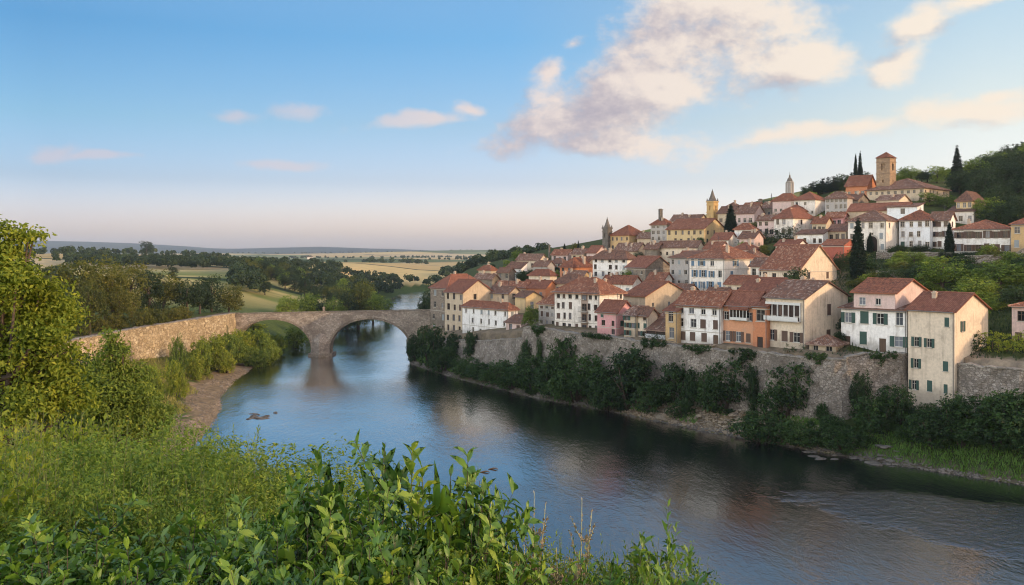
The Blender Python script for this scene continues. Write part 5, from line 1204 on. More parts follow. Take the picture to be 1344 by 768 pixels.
hedge('hedge', 'dark hedge under the salmon cottage', W(1083, 266), W(1111, 262), 3, 3.4, L_DARK, 6)
hedge('hedge', 'low hedge along the quay in front of the orange and cream houses', W(985, 148.5), W(1052, 145), 1.0, 1.2, L_DARK, 7, leaf=.16)
hedge('hedge', 'low dark hedge at the wall top in front of the timber shed', W(846, 169), W(874, 164.5), 1.2, 1.3, L_DARK, 8, leaf=.16)
# ------------------------------------------------------------------ town trees
TT = [('cypress_tree', 'cypress0', 1126, 290, 385, 25, 'tall dark cypress in the garden below the arched-gate house', 'cypress', 198), ('cypress_tree', 'cypress1', 1142, 308, 331, 11, 'small cypress standing in front of the arched gateway', 'cypress', 230),
    ('cypress_tree', 'cypress0', 1246, 294, 338, 15, 'mid-sized cypress between the balconied house and the long villa', 'cypress', 218), ('cypress_tree', 'cypress1', 1256, 195, 258, 19, 'tallest skyline cypress right of the church', 'cypress', 312),
    ('cypress_tree', 'cypress0', 1123, 205, 238, 8, 'left one of the pair of cypresses left of the church tower', 'cypress', 340), ('cypress_tree', 'cypress1', 1129, 202, 238, 9, 'right one of the pair of cypresses left of the church tower', 'cypress', 342),
    ('cypress_tree', 'cypress0', 959, 271, 322, 20, 'dark cypress right of the yellow gabled house', 'cypress', 292), ('cypress_tree', 'cypress1', 759, 318, 340, 4, 'thin far cypress on the skyline left of the dark bell tower', 'cypress', 350), ('cypress_tree', 'cypress0', 741, 322, 340, 4, 'thinnest far cypress near the left end of the skyline', 'cypress', 380)]
for nm, k, px, tp, bt, wp, lab, ct, Y in TT: veg(nm, k, px, tp-2, bt, wp*.88, lab, ct, 'cypresses of the town', Y=Y)
TR = [('garden0', 1236, 334, 412, 80, 'big round sunlit tree above the tall cream bank house', 172), ('garden1', 1312, 342, 420, 86, 'big round sunlit tree at the right edge of the gardens', 168), ('garden2', 1280, 358, 425, 62, 'round tree between the two biggest garden trees', 160),
    ('dark0', 1200, 345, 400, 50, 'dark tree on the slope behind the white green-shuttered house', 190), ('dark1', 1170, 352, 398, 40, 'dark bushy tree right of the tall garden cypress', 184), ('garden1', 1200, 330, 366, 36, 'light green tree below the white hip-roofed house', 208), ('dark2', 1340, 372, 430, 60, 'shaded tree at the right edge behind the hedge', 152),
    ('dark2', 1103, 330, 385, 24, 'dark tree filling the gap beside the pale yellow gable', 205), ('dark1', 1280, 330, 358, 46, 'dark tree below the long white villa', 210), ('dark0', 1325, 330, 362, 50, 'dark tree below the tan villa', 206), ('garden0', 1186, 372, 412, 30, 'small tree behind the brick gable', 166), ('dark0', 1245, 330, 352, 30, 'bushy tree at the foot of the small cypress', 214),
    ('dark1', 1177, 322, 344, 34, 'clipped dark tree below the arched-gate house', 224), ('dark2', 1208, 320, 338, 28, 'dark bushy tree below the hip-roofed white house', 226),
    ('garden1', 1220, 252, 278, 34, 'round green tree in front of the church', 280), ('garden2', 1243, 254, 278, 28, 'second round green tree in front of the church, nearer the yellow house', 278),
    ('garden0', 1193, 217, 246, 26, 'yellow-green tree on the summit right of the church tower', 345), ('garden1', 1230, 217, 246, 26, 'yellow-green tree on the summit left of the tallest skyline cypress', 345), ('dark0', 1210, 224, 246, 18, 'small dark tree behind the church roof', 350),
    ('conifer0', 1068, 238, 262, 18, 'black pine at the left of the skyline grove', 345), ('conifer1', 1080, 233, 262, 20, 'black pine in the middle of the skyline grove', 342), ('conifer0', 1094, 231, 260, 20, 'black pine at the right of the skyline grove', 340), ('dark1', 1108, 228, 258, 22, 'dark broad tree between the skyline grove and the church', 335),
    ('garden0', 697, 399, 428, 25, 'leafy tree between the broad white house and the slim grey house', 198), ('dark1', 716, 338, 354, 13, 'dark tree beside the long cream house on the far shoulder', 312), ('dark2', 730, 347, 360, 13, 'dark bush left of the orange-sided house', 292), ('garden2', 1078, 280, 302, 20, 'small tree right of the sunlit upper white house', 268), ('dark0', 887, 352, 362, 18, 'planted dark bush on the grey house balcony terrace', 231),
    ('dark0', 1000, 296, 308, 14, 'flowering dark bush before the pale pink house', 276), ('dark2', 1101, 434, 450, 20, 'dark bush between the large cream house and the garden shed', 147), ('dark1', 1108, 415, 462, 20, 'dark tree squeezed behind the garden shed', 150), ('dark0', 1073, 312, 330, 18, 'dark bush right of the low whitewashed building', 250)]
for k, px, tp, bt, wp, lab, Y in TR:
    veg('pine_tree' if k.startswith('con') else 'tree', k, px, tp, bt, wp, lab, 'tree', None, Y=Y)
rr = random.Random(14)
for i in range(44):
    px = rr.uniform(1112, 1370); py = rr.uniform(342, 425) if px > 1150 else rr.uniform(345, 385)
    if 1105 < px < 1200 and py > 392: continue
    if px > 1312 and py > 388: continue
    g = ground_at(px, py, 130, 300)
    if g: veg('shrub', f"{rr.choice(['bush','bush','obush','bank'])}{i%3}", px, py-rr.uniform(12, 24), py, rr.uniform(22, 40), 'bushy shrub on the overgrown garden slope below the long white villa', 'shrub', 'shrubs of the garden slope', Y=g[1])
rr = random.Random(41); n = 0
while n < 46:
    px = rr.uniform(640, 1115); t = rr.random(); Y = rr.uniform(float(np.interp(px, [640, 1115], [250, 160])), float(np.interp(px, [640, 1115], [370, 330]))); X = (px-CX)/F*Y
    if any(sqrt((X-h['x'])**2+(Y-h['y'])**2) < max(h['w'], h['d'])*.5+2.0 for h in H_LIST): continue
    k = rr.random(); s_ = rr.uniform(2.2, 4.0) if k < .7 else rr.uniform(4.5, 6.5)
    place('shrub' if k < .7 else 'tree', f"{rr.choice(['dark','dark','garden']) if k >= .7 else rr.choice(['bank','bush','obush'])}{n%3}", (X, Y, hgt(X, Y)-.2), s_*rr.uniform(.8, 1.2), s_, 'dark leafy shrub growing in a gap between the town houses' if k < .7 else 'small leafy tree standing in a yard between the town houses', 'shrub' if k < .7 else 'tree', 'greenery between the town houses'); n += 1
# hillside wood at the upper right
rr = random.Random(4); spots = []
for px, py in [(1310,282),(1300,296),(1325,290),(1345,295),(1290,270),(1312,268),(1335,270),(1362,285),(1300,262),(1298,255),(1320,250),(1342,252),(1280,246),(1365,262),(1300,240),(1385,275),(1345,238),(1322,238),(1310,300),(1335,305)]:
    g = ground_at(px, py, 200, 700)
    if g: veg('tree', f"{'garden' if rr.random()<.2 else 'dark'}{rr.randrange(3)}", px, py-rr.uniform(34, 46), py, rr.uniform(36, 50), 'rounded green tree in the hillside wood above the tan villa', 'tree', 'trees of the hillside wood', Y=g[1])
for i in range(46):
    px = rr.uniform(1256, 1400); py = rr.uniform(float(np.interp(px, [1256, 1300, 1344, 1400], [250, 226, 210, 200])), 292 if px > 1296 else 262); g = ground_at(px, py, 200, 700)
    if g: veg('tree', f"{'garden' if rr.random()<.18 else 'dark'}{rr.randrange(3)}", px, py-rr.uniform(24, 36), py, rr.uniform(28, 42), 'rounded green tree in the hillside wood above the tan villa', 'tree', 'trees of the hillside wood', Y=g[1])
for i in range(16):
    px = rr.uniform(1352, 1500); Y = rr.uniform(150, 330); X = (px-CX)/F*Y; h = rr.uniform(6, 9)
    place('tree', f'dark{i%3}', (X, Y, hgt(X, Y)-.3), h, h, 'dark tree on the slope running out of the right of the view', 'tree', 'trees at the right margin')
for i, (px, tp) in enumerate([(1058, 243), (1064, 240), (1074, 236), (1087, 232), (1100, 231), (1104, 236), (1113, 232), (1118, 226), (1134, 224)]):
    veg('pine_tree' if i % 2 else 'tree', ['dark0', 'conifer1', 'dark2', 'conifer0'][i % 4], px, tp, 262, 18, 'dark tree standing close in the skyline grove left of the church', 'tree', 'trees of the skyline grove', Y=338+4*(i % 3))
for i, (px, tp) in enumerate([(1178, 224), (1186, 222), (1203, 221), (1217, 222), (1240, 219), (1248, 222), (1266, 222), (1274, 220)]):
    veg('tree', ['garden0', 'dark1', 'garden2', 'dark0'][i % 4], px, tp, 250, 22, 'leafy tree on the skyline behind the church roof', 'tree', 'trees behind the church', Y=352+5*(i % 3))
for k in range(46):
    px = 1268+k*3.2; py = np.interp(px, [1268, 1344, 1420], [226, 194, 172])+rr.uniform(-2, 26); Y = 420+rr.uniform(-15, 50)
    veg('fir_tree', f'conifer{k%2}', px, py-rr.uniform(8, 16), py+10, 15, 'dark fir tree in the grove on the top right ridge', 'fir', 'firs on the top right ridge', Y=Y)
# ------------------------------------------------------------------ left bank
ROW = [(62, 345, 432, 70, 'olive0', 172), (100, 338, 434, 76, 'olive1', 178), (140, 333, 430, 80, 'olive2', 190), (80, 372, 440, 60, 'dark0', 160), (118, 366, 436, 52, 'olive0', 172), (172, 343, 424, 60, 'olive1', 205), (196, 352, 420, 52, 'dark1', 214), (215, 352, 418, 60, 'olive2', 222),
       (246, 364, 416, 44, 'dark2', 238), (262, 368, 414, 38, 'dark0', 246), (278, 360, 413, 42, 'dark1', 252), (300, 370, 412, 40, 'olive0', 258), (40, 352, 430, 60, 'olive2', 185), (155, 372, 430, 50, 'olive2', 186)]
RL = ['at the left end of the avenue, beside the foreground tree', 'tall in the left part of the avenue', 'tallest in the avenue, olive and rounded', 'dark and low under the tallest avenue trees', 'olive and short in front of the tallest avenue tree', 'olive, right of the tallest avenue tree', 'dark, near the middle of the avenue', 'broad, in the middle of the avenue', 'dark and slim, right of the middle of the avenue',
      'dark, third from the bridge end of the avenue', 'dark, second from the bridge end of the avenue', 'olive, nearest the bridge end of the avenue', 'half hidden behind the foreground tree', 'olive, low, behind the golden wall under the tallest tree']
for (px, tp, bt, wp, k, Y), l in zip(ROW, RL): veg('tree', k, px, tp, bt, wp*1.0, 'broad tree '+l, 'tree', 'avenue behind the golden wall', Y=Y*(1.12 if px < 230 else 1.04))
for i, (px, tp, bt, wp, Y) in enumerate([(185, 404, 428, 30, 206), (205, 404, 424, 30, 214), (228, 402, 420, 26, 226), (240, 400, 420, 26, 236), (150, 412, 436, 32, 204), (130, 416, 440, 32, 200), (105, 422, 446, 30, 190)]):
    veg('shrub', f'obush{i%3}', px, tp, bt, wp, 'olive-green shrub at the foot of the avenue behind the golden wall', 'shrub', 'shrubs along the left bank road', Y=Y)
for i, (px, tp, bt, wp, Y) in enumerate([(232, 434, 470, 18, 190), (262, 440, 470, 34, 205), (285, 438, 472, 36, 215), (305, 436, 468, 36, 228), (322, 430, 466, 34, 236), (340, 428, 464, 36, 244), (352, 440, 470, 30, 240), (296, 456, 478, 24, 214), (258, 464, 484, 24, 198), (325, 452, 472, 24, 230), (232, 470, 496, 26, 172), (200, 474, 508, 30, 160), (340, 455, 478, 26, 230), (362, 436, 458, 24, 262), (333, 424, 452, 30, 268), (385, 428, 452, 30, 275)]):
    veg('shrub', f"{['bush','gold','gold'][i%3]}{(i//2)%3}", px, tp, bt, wp*1.15, 'sunlit shrub on the grassy left bank between the golden wall and the gravel', 'shrub', 'shrubs on the left bank', Y=Y)
# beyond the bridge
BB = [(378, 386, 412, 30, 'garden0', 330), (402, 384, 412, 34, 'garden1', 338), (420, 388, 412, 28, 'dark0', 345), (438, 387, 411, 30, 'garden2', 340), (470, 367, 411, 42, 'olive1', 352), (456, 380, 412, 26, 'dark1', 346), (490, 380, 410, 34, 'garden0', 372), (506, 392, 409, 26, 'garden1', 390), (556, 384, 412, 20, 'dark2', 288), (566, 372, 410, 24, 'dark0', 300)]
for px, tp, bt, wp, k, Y in BB: veg('tree', k, px, tp, bt, wp*1.15, 'rounded tree on the river bank just beyond the bridge', 'tree', 'trees on the bank beyond the bridge', Y=Y)
rr = random.Random(12); n = 0
while n < 70:
    px = rr.uniform(318, 560); Y = rr.uniform(400, 560); X = (px-CX)/F*Y
    if sdist(np.array([X]), np.array([Y]), RIVER_LEFT)[0] < 4 and -sdist(np.array([X]), np.array([Y]), RIVER_RIGHT)[0] < 4: continue
    if px < 420 and Y < 480 and rr.random() < .8: continue
    h = rr.uniform(7, 11); place('tree', f"{rr.choice(['garden','dark','olive','dark'])}{rr.randrange(3)}", (X, Y, hgt(X, Y)-.4), h*rr.uniform(.75, 1.0), h, 'leafy tree in the riverside wood in the valley beyond the bridge', 'tree', 'trees of the valley wood'); n += 1
def wood(name, spots, leaf, per, h0, h1, mat, seed):
    r = np.random.RandomState(seed); S = np.array(spots); n = len(S); h = r.uniform(h0, h1, n); rad = h*r.uniform(.36, .5, n); z = height(S[:,0], S[:,1])
    ii = np.repeat(np.arange(n), per); m = len(ii); d = unit(r.normal(size=(m, 3))); d[:,2] = np.abs(d[:,2])*1.0-.35
    lob = unit(r.normal(size=(n, 4, 3))); k = r.randint(0, 4, m); off = lob[ii, k]*.42
    c = np.c_[S[ii], z[ii]+h[ii]*.56]+(off+d*.68)*np.c_[rad[ii], rad[ii], h[ii]*.46]
    nr = unit(d+r.normal(size=(m, 3))*.4); ax = unit(np.cross(nr, r.normal(size=(m, 3))))
    V, Fq = diamonds(c, ax, nr, leaf*r.uniform(.7, 1.3, m), .75)
    tint = r.normal(.5, .18, n)[ii]+r.normal(0, .12, m)
    o = link(name, leafmesh(name, V, Fq, mat, tint, 4)); tag(o, kind='stuff'); return o
r = random.Random(5)
def in_river(X, Y): return sdist(np.array([X]), np.array([Y]), RIVER_LEFT)[0] < 3 and -sdist(np.array([X]), np.array([Y]), RIVER_RIGHT)[0] < 3
def scatter(n, px0, px1, y0, y1, keep=None):
    out = []
    while len(out) < n:
        px = r.uniform(px0, px1); Y = r.uniform(y0, y1); X = (px-CX)/F*Y
        if keep and not keep(px, Y): continue
        if in_river(X, Y): continue
        out.append((X, Y))
    return out
sp = scatter(420, 330, 720, 520, 720, lambda p, Y: Y < 720-.2*abs(p-420) or p > 560)
sp += scatter(420, 90, 350, 560, 740, lambda p, Y: r.random() < .9)+scatter(60, -40, 120, 600, 900)
sp += scatter(70, 305, 345, 390, 560)+scatter(60, -60, 100, 300, 420)
wood('far_wood', sp, 1.5, 120, 6, 9.5, L_WOOD, 3)
sp = []
for (a, b, y0, y1, n) in [(580, 800, 760, 840, 160), (600, 700, 1000, 1030, 50), (480, 560, 1250, 1270, 24), (660, 900, 1500, 1600, 120), (420, 540, 1650, 1670, 24), (80, 300, 1000, 1020, 60), (230, 380, 1400, 1415, 40), (380, 560, 2300, 2330, 50), (560, 760, 2000, 2040, 70), (100, 300, 3200, 3240, 60), (520, 720, 3000, 3060, 80), (0, 900, 4300, 4500, 160)]:
    sp += scatter(n, a, b, y0, y1)
wood('distant_tree_belt', sp, 3.2, 34, 5, 9, L_WOOD, 4)
for (px, Y, h, lab) in [(192, 930, 17, 'lone dark tree standing up from the distant left ridge'), (227, 440, 6, 'small lone bush in the yellow field')]:
    X = (px-CX)/F*Y; place('tree', 'dark1', (X, Y, hgt(X, Y)-.3), h, h, lab, 'tree')
def farm(px, Y, lab):
    X = (px-CX)/F*Y; z = hgt(X, Y); o = tag(empty('farmhouse', (X, Y, z), .4), lab, 'farmhouse'); s = 1.1
    b = MB(); b.box(-6*s, 6*s, -3*s, 3*s, -1, 4*s); b.build('wall', WHITE, o)
    p = MB(); p.prism([(-6.4*s,-3.4*s,4*s),(6.4*s,-3.4*s,4*s),(6.4*s,3.4*s,4*s),(-6.4*s,3.4*s,4*s)], [(-6.4*s,-.05,6*s),(6.4*s,-.05,6*s),(6.4*s,.05,6*s),(-6.4*s,.05,6*s)]); p.build('roof', T_BROWN, o)
farm(407, 2100, 'tiny pale farmstead far out in the golden fields'); farm(218, 1500, 'far grey farm building beside the lone dark tree on the ridge')

# ------------------------------------------------------------------ grass, gravel, rocks
def grass(name, spots, h0, h1, wid, mat, seed, lean=.35):
    r = np.random.RandomState(seed); S = np.asarray(spots); n = len(S); z = height(S[:,0], S[:,1]); h = r.uniform(h0, h1, n)
    a = r.uniform(0, 2*pi, n); sd = np.c_[np.cos(a), np.sin(a), np.zeros(n)]*wid/2; ln = np.c_[r.normal(0, lean, n)*h, r.normal(0, lean, n)*h, h]
    B = np.c_[S, z-.05]; V = np.stack([B-sd, B+sd, B+ln*.55+sd*.7+np.c_[np.zeros((n,2)), h*.08], B+ln], 1).reshape(-1, 3)
    f = np.arange(4*n).reshape(-1, 4); o = link(name, leafmesh(name, V, f, mat, r.normal(.5, .2, n), 4)); tag(o, kind='stuff'); return o
rn = np.random.RandomState(8)
def area(n, x0, x1, y0, y1, cond):
    out = []
    while sum(len(o) for o in out) < n:
        P = np.c_[rn.uniform(x0, x1, 20000), rn.uniform(y0, y1, 20000)]; P = P[cond(P[:,0], P[:,1])]; out.append(P)
    return np.concatenate(out)[:n]
def shore_r(x, y): return -sdist(x, y, RIVER_RIGHT)
def shore_l(x, y): return sdist(x, y, RIVER_LEFT)
grass('bank_grass', np.r_[area(22000, 48, 110, 92, 133, lambda x, y: (shore_r(x, y) > .8) & (-sdist(x, y, TOWN_WALL) < -1)),
    area(16000, -32, 50, 128, 250, lambda x, y: (shore_r(x, y) > 1.6) & (-sdist(x, y, TOWN_WALL) < -1.2) & ((x < 12) | (x > 44) | (np.sin(x*.9)+np.cos(y*.7) > .6)))], .25, .7, .16, L_GRASS, 3)
grass('bank_grass', area(26000, -86, -46, 120, 258, lambda x, y: (shore_l(x, y) > 7+2*np.sin(y*.3)) & (sdist(x, y, LEFT_WALL) < -.8)), .25, .75, .16, L_STRAW, 4)
grass('hillside_grass', area(26000, 30, 150, 130, 240, lambda x, y: (CX+F*x/y > 1090) & (-sdist(x, y, TOWN_WALL) > 2)), .25, .8, .2, L_DARK, 5)
def gravel(name, spots, s0, s1, mat, seed):
    r = np.random.RandomState(seed); S = np.asarray(spots); n = len(S); z = height(S[:,0], S[:,1]); O = np.array([[1,0,0],[0,1,0],[-1,0,0],[0,-1,0],[0,0,.6],[0,0,-.5]])
    sc = (r.uniform(s0, s1, n)**1.0)[:, None, None]*r.uniform(.6, 1.4, (n, 1, 3)); V = O[None]*sc*r.uniform(.8, 1.2, (n, 6, 1)); a = r.uniform(0, 6.28, n); c, s_ = np.cos(a)[:, None], np.sin(a)[:, None]
    V = np.stack([V[..., 0]*c-V[..., 1]*s_, V[..., 0]*s_+V[..., 1]*c, V[..., 2]], -1)+np.c_[S, z+.01][:, None]
    T = np.array([[0,1,4],[1,2,4],[2,3,4],[3,0,4],[1,0,5],[2,1,5],[3,2,5],[0,3,5]]); f = (np.arange(n)*6)[:, None, None]+T[None]
    o = link(name, np_mesh(name, V.reshape(-1, 3), f.reshape(-1, 3), mat)); tag(o, kind='stuff'); return o
import bmesh
def rock_mesh(seed, mat):
    bm = bmesh.new(); bmesh.ops.create_icosphere(bm, subdivisions=3, radius=1); r = random.Random(seed)
    ks = [(Vector((r.uniform(-1,1), r.uniform(-1,1), r.uniform(-1,1))).normalized(), r.uniform(.55, .9)) for _ in range(9)]
    for v in bm.verts:
        for d, k in ks:
            t = v.co.dot(d)
            if t > k: v.co -= d*(t-k)*.85
        v.co += Vector((r.uniform(-.03,.03),)*3); v.co.z *= .5
    me = bpy.data.meshes.new('rock'); bm.to_mesh(me); bm.free(); me.materials.append(mat); return me
M_ROCK = stone('river_rock', [(.13,.115,.10), (.19,.165,.14), (.10,.088,.076)], (.09,.078,.066), .5, 1.0)
M_ROCKL = stone('warm_river_rock', [(.30,.225,.145), (.37,.29,.20), (.24,.18,.12)], (.15,.12,.09), .5, 1.0)
RK = [rock_mesh(i, M_ROCK) for i in range(3)]; RKL = [rock_mesh(i+5, M_ROCKL) for i in range(3)]
gravel('gravel', area(5200, -68, -40, 118, 250, lambda x, y: (shore_l(x, y) > -.6) & (shore_l(x, y) < 8+2*np.sin(y*.3)) & (np.sin(x*1.1+y*.23)+np.cos(y*.31-x*.4) > -.7)), .05, .26, M_ROCKL, 31)
gravel('gravel', area(4200, -30, 66, 112, 240, lambda x, y: (shore_r(x, y) > -.4) & (shore_r(x, y) < 1.3+.9*np.sin(y*.21+x*.1))), .06, .34, M_ROCK, 32)
gravel('gravel', area(2600, 20, 48, 130, 168, lambda x, y: (shore_r(x, y) > .5) & (shore_r(x, y) < 10) & (-sdist(x, y, TOWN_WALL) < -1)), .06, .4, M_ROCKL, 33)
rr = random.Random(21)
for i in range(26):
    px = rr.uniform(1062, 1185); py = np.interp(px, [1062, 1185], [594, 607])+rr.uniform(-6, 7); Y = CAMZ*F/(py-HY); X = (px-CX)/F*Y
    o = link('rock', RK[i%3], None, (X, Y, max(hgt(X, Y), -.15)+rr.uniform(-.05, .1)), rr.uniform(0, 6)); s = rr.uniform(.3, 1.0); o.scale = (s*1.6, s*1.2, s*.6); tag(o, 'flat grey rock at the water edge below the white green-shuttered house', 'rock', 'rocks at the right waterline')
for i in range(22):
    py = rr.uniform(488, 572); px = np.interp(py, [488, 520, 545, 572], [300, 272, 252, 250])+rr.uniform(-10, 16); Y = CAMZ*F/(py-HY); X = (px-CX)/F*Y
    o = link('rock', RKL[i%3], None, (X, Y, hgt(X, Y)+.02), rr.uniform(0, 6)); s = rr.uniform(.2, .65); o.scale = (s*1.7, s*1.1, s*.6); tag(o, 'brownish stone lying on the gravel shore of the left bank', 'rock', 'stones on the left gravel shore')
for i in range(9):
    px = 338+rr.uniform(-24, 24); py = 546+rr.uniform(-4, 4); Y = CAMZ*F/(py-HY); X = (px-CX)/F*Y
    o = link('rock', RK[i%3], None, (X, Y, .02), rr.uniform(0, 6)); s = rr.uniform(.35, .8); o.scale = (s*2.4, s*.9, s*.45); tag(o, 'low dark rock breaking the water off the left gravel shore', 'rock', 'rocks in the water off the gravel shore')
for i in range(34):
    px = rr.uniform(855, 1010); py = np.interp(px, [700, 800, 900, 1000, 1010], [520, 538, 559, 577, 579])+rr.uniform(-14, 1); Y = CAMZ*F/(py-HY); X = (px-CX)/F*Y
    o = link('rock', RKL[i%3], None, (X, Y, hgt(X, Y)), rr.uniform(0, 6)); s = rr.uniform(.3, 1.0); o.scale = (s*1.8, s*1.3, s*.9); tag(o, 'brown boulder on the bare rocky bank below the white and orange houses', 'rock', 'boulders on the rocky right bank')
for i, (px, py) in enumerate([(646, 616), (635, 620)]):
    Y = CAMZ*F/(py-HY); X = (px-CX)/F*Y; b = MB(); b.tube([(-.55,0,.02),(0,.05,.10),(.5,-.03,.16),(.8,.02,.05)], [.03,.11,.09,.02], 6); b.tube([(.1,.03,.1),(.25,.3,.3)], [.05,.015], 5)
    o = b.build('driftwood', TWIG); o.location = (X, Y, 0); tag(o, ['dark driftwood branch floating in mid-river', 'smaller piece of driftwood floating just left of the other'][i], 'driftwood')
# ------------------------------------------------------------------ foreground thicket
def shoots(seed, n, H, spread, per, leaf, wr, start, kind, mat, stem_r=.006, angle=.9, droop=.25, curve=.35, hvar=.35, side=0, sper=8, slen=.22, tip=.35, sst=.15):
    """a shrub of n shoots that fan out from its foot, each with side twigs; leaves set along both; returns (stem mesh, leaf mesh)"""
    r = np.random.RandomState(seed); sb = MB(); C_, A_, N_, L_, T_ = [], [], [], [], []
    def leaves(p0, p1, p2, m, st, k0):
        tl = np.minimum(st+(1-st)*(np.arange(m)+r.rand(m)*.6)/m, 1)
        q = ((1-tl)**2)[:, None]*p0+(2*tl*(1-tl))[:, None]*p1+(tl**2)[:, None]*p2; tg = unit((2*(1-tl))[:, None]*(p1-p0)+(2*tl)[:, None]*(p2-p1))
        ph = np.arange(m)*2.4+r.uniform(0, 6); e1 = unit(np.cross(tg, np.array([.2, .9, .3]))); e2 = np.cross(tg, e1)
        rd = e1*np.cos(ph)[:, None]+e2*np.sin(ph)[:, None]
        an = angle*(1-tip*tl**3)+r.normal(0, .18, m); ax = unit(tg*np.cos(an)[:, None]+rd*np.sin(an)[:, None]); nr = unit(tg*np.sin(an)[:, None]-rd*np.cos(an)[:, None]+np.array([0,0,.5])+r.normal(0, .28, (m, 3)))
        C_.append(q); A_.append(ax); N_.append(nr); L_.append(leaf*r.uniform(.55, 1.25, m)*(1-.3*tl**4)); T_.append(k0+.26*(tl-.5)+r.normal(0, .11, m))
    for i in range(n):
        a = r.uniform(0, 2*pi); rad = spread*sqrt(r.rand()); h = H*(1-hvar*r.rand()**1.5)*sqrt(max(.2, 1-.75*(rad/spread)**2))
        p0 = np.array([.35*rad*cos(a), .35*rad*sin(a), -.1]); p2 = np.array([rad*cos(a), rad*sin(a), h]); p1 = p0*.5+p2*.5+np.array([cos(a), sin(a), 0])*rad*curve*-.3+np.array([0,0,h*.12])+r.normal(0, .03, 3)*H
        t = np.linspace(0, 1, 6); P = ((1-t)**2)[:, None]*p0+(2*t*(1-t))[:, None]*p1+(t**2)[:, None]*p2
        sb.tube(P, [stem_r*(1.6-1.3*k) for k in t], 4); k0 = r.normal(.42, .13)
        leaves(p0, p1, p2, max(3, per+r.randint(-2, 3)), start, k0)
        for j in range(side):
            tj = r.uniform(start*.9, .92); b0 = (1-tj)**2*p0+2*tj*(1-tj)*p1+tj**2*p2; d = unit(r.normal(size=3)*np.array([1,1,.5])+np.array([0,0,.7])); L = slen*r.uniform(.6, 1.3)
            b2 = b0+d*L; b1 = (b0+b2)/2+np.array([0,0,-.06*L]); sb.tube([b0, b1, b2], [stem_r*.6, stem_r*.45, stem_r*.2], 3); leaves(b0, b1, b2, sper, sst, k0+r.normal(0, .06))
    C_, A_, N_, L_, T_ = (np.concatenate(z) for z in (C_, A_, N_, L_, T_))
    stem = sb.mesh('branch', mat[1], True)
    if kind == 'ovate': V, Fs = ovate(C_, A_, N_, L_, wr, droop); lm = leafmesh('foliage', V, Fs, mat[0], T_, 11)
    else: V, Fs = diamonds(C_+A_*L_[:, None]*.5, A_, N_, L_, wr, .06); lm = leafmesh('foliage', V, Fs, mat[0], T_, 4)
    if kind == 'ovate': lm.polygons.foreach_set('use_smooth', np.ones(len(lm.polygons), dtype=bool))
    return stem, lm
PALE = plain('pale_stem', (.38,.36,.19), .8, .2); L_PALE = leaf_mat('pale_leaves', [(.16,.20,.06), (.24,.28,.09), (.34,.36,.13)], .25)
FG = {}
def domed(seed, R, H, ncl, per, leaf, clr, mat, nshoot, wr):
    """a dense rounded bush: leaf clusters over several uneven domes, with young shoots standing out of them"""
    r = np.random.RandomState(seed); lb = [(0, 0, H*.45, R*.8, R*.8, H*.5)]
    for k in range(11): a = r.uniform(0, 6.28); q = R*r.uniform(.3, .8); s = R*r.uniform(.26, .46); lb.append((q*cos(a), q*sin(a), H*r.uniform(.45, .86)*(1-.25*q/R), s, s, s*1.05))
    me = crown('foliage', seed, lb, ncl, per, leaf, clr, mat, wr, .12, up=.6)
    st, lm = shoots(seed+1, nshoot, H*1.12, R*.95, 20, leaf*1.1, wr, .5, 'dia', (mat, STEM), .004, angle=.85, side=5, sper=10, slen=.2)
    n1, n2 = len(me.vertices), len(lm.vertices); V = np.zeros((n1+n2, 3), np.float32); T = np.zeros(n1+n2, np.float32)
    b = np.zeros(n1*3, np.float32); me.vertices.foreach_get('co', b); V[:n1] = b.reshape(-1, 3); b = np.zeros(n2*3, np.float32); lm.vertices.foreach_get('co', b); V[n1:] = b.reshape(-1, 3)
    b = np.zeros(n1, np.float32); me.attributes['tint'].data.foreach_get('value', b); T[:n1] = b; b = np.zeros(n2, np.float32); lm.attributes['tint'].data.foreach_get('value', b); T[n1:] = b
    bpy.data.meshes.remove(me); bpy.data.meshes.remove(lm)
    return st, np_mesh('foliage', V, np.arange(n1+n2).reshape(-1, 4), mat, False, {'tint': T})
for i in range(3):
    FG[f'broad{i}'] = (shoots(200+i, 66, 2.2, .95, 15, .125, .40, .62, 'ovate', (L_BROAD, BARK), .006, angle=1.2, droop=.35, side=6, sper=10, slen=.30, hvar=.55, tip=.45, sst=.45), 1.9, 2.2)
    FG[f'fine{i}'] = (domed(220+i*3, 1.3, 2.0, 1150, 16, .044, .11, L_FINE, 60, .44), 2.7, 2.2)
    FG[f'mid{i}'] = (shoots(240+i, 80, 2.2, 1.1, 16, .09, .5, .3, 'dia', (L_YELLOW if i == 1 else L_BROAD, STEM), .005, angle=1.0, side=7, sper=10, slen=.28), 2.4, 2.2)
for i in range(2):
    FG[f'dry{i}'] = (shoots(260+i, 10, 1.6, .34, 34, .022, .7, .5, 'dia', (L_DRY, PALE), .005, hvar=.3, curve=.1, side=12, sper=14, slen=.13), .6, 1.6)
    FG[f'spike{i}'] = (shoots(270+i, 5, 1.5, .40, 26, .05, .24, .3, 'dia', (L_PALE, PALE), .0065, angle=.7, hvar=.35, side=7, sper=9, slen=.17), .8, 1.5)
    FG[f'sprig{i}'] = (shoots(280+i, 5, 1.4, .15, 40, .125, .50, .45, 'ovate', (L_BROAD, STEM), .007, angle=1.25, droop=.45, hvar=.25, side=2, sper=9, slen=.12, tip=.45), .45, 1.4)
_fr = random.Random(9)
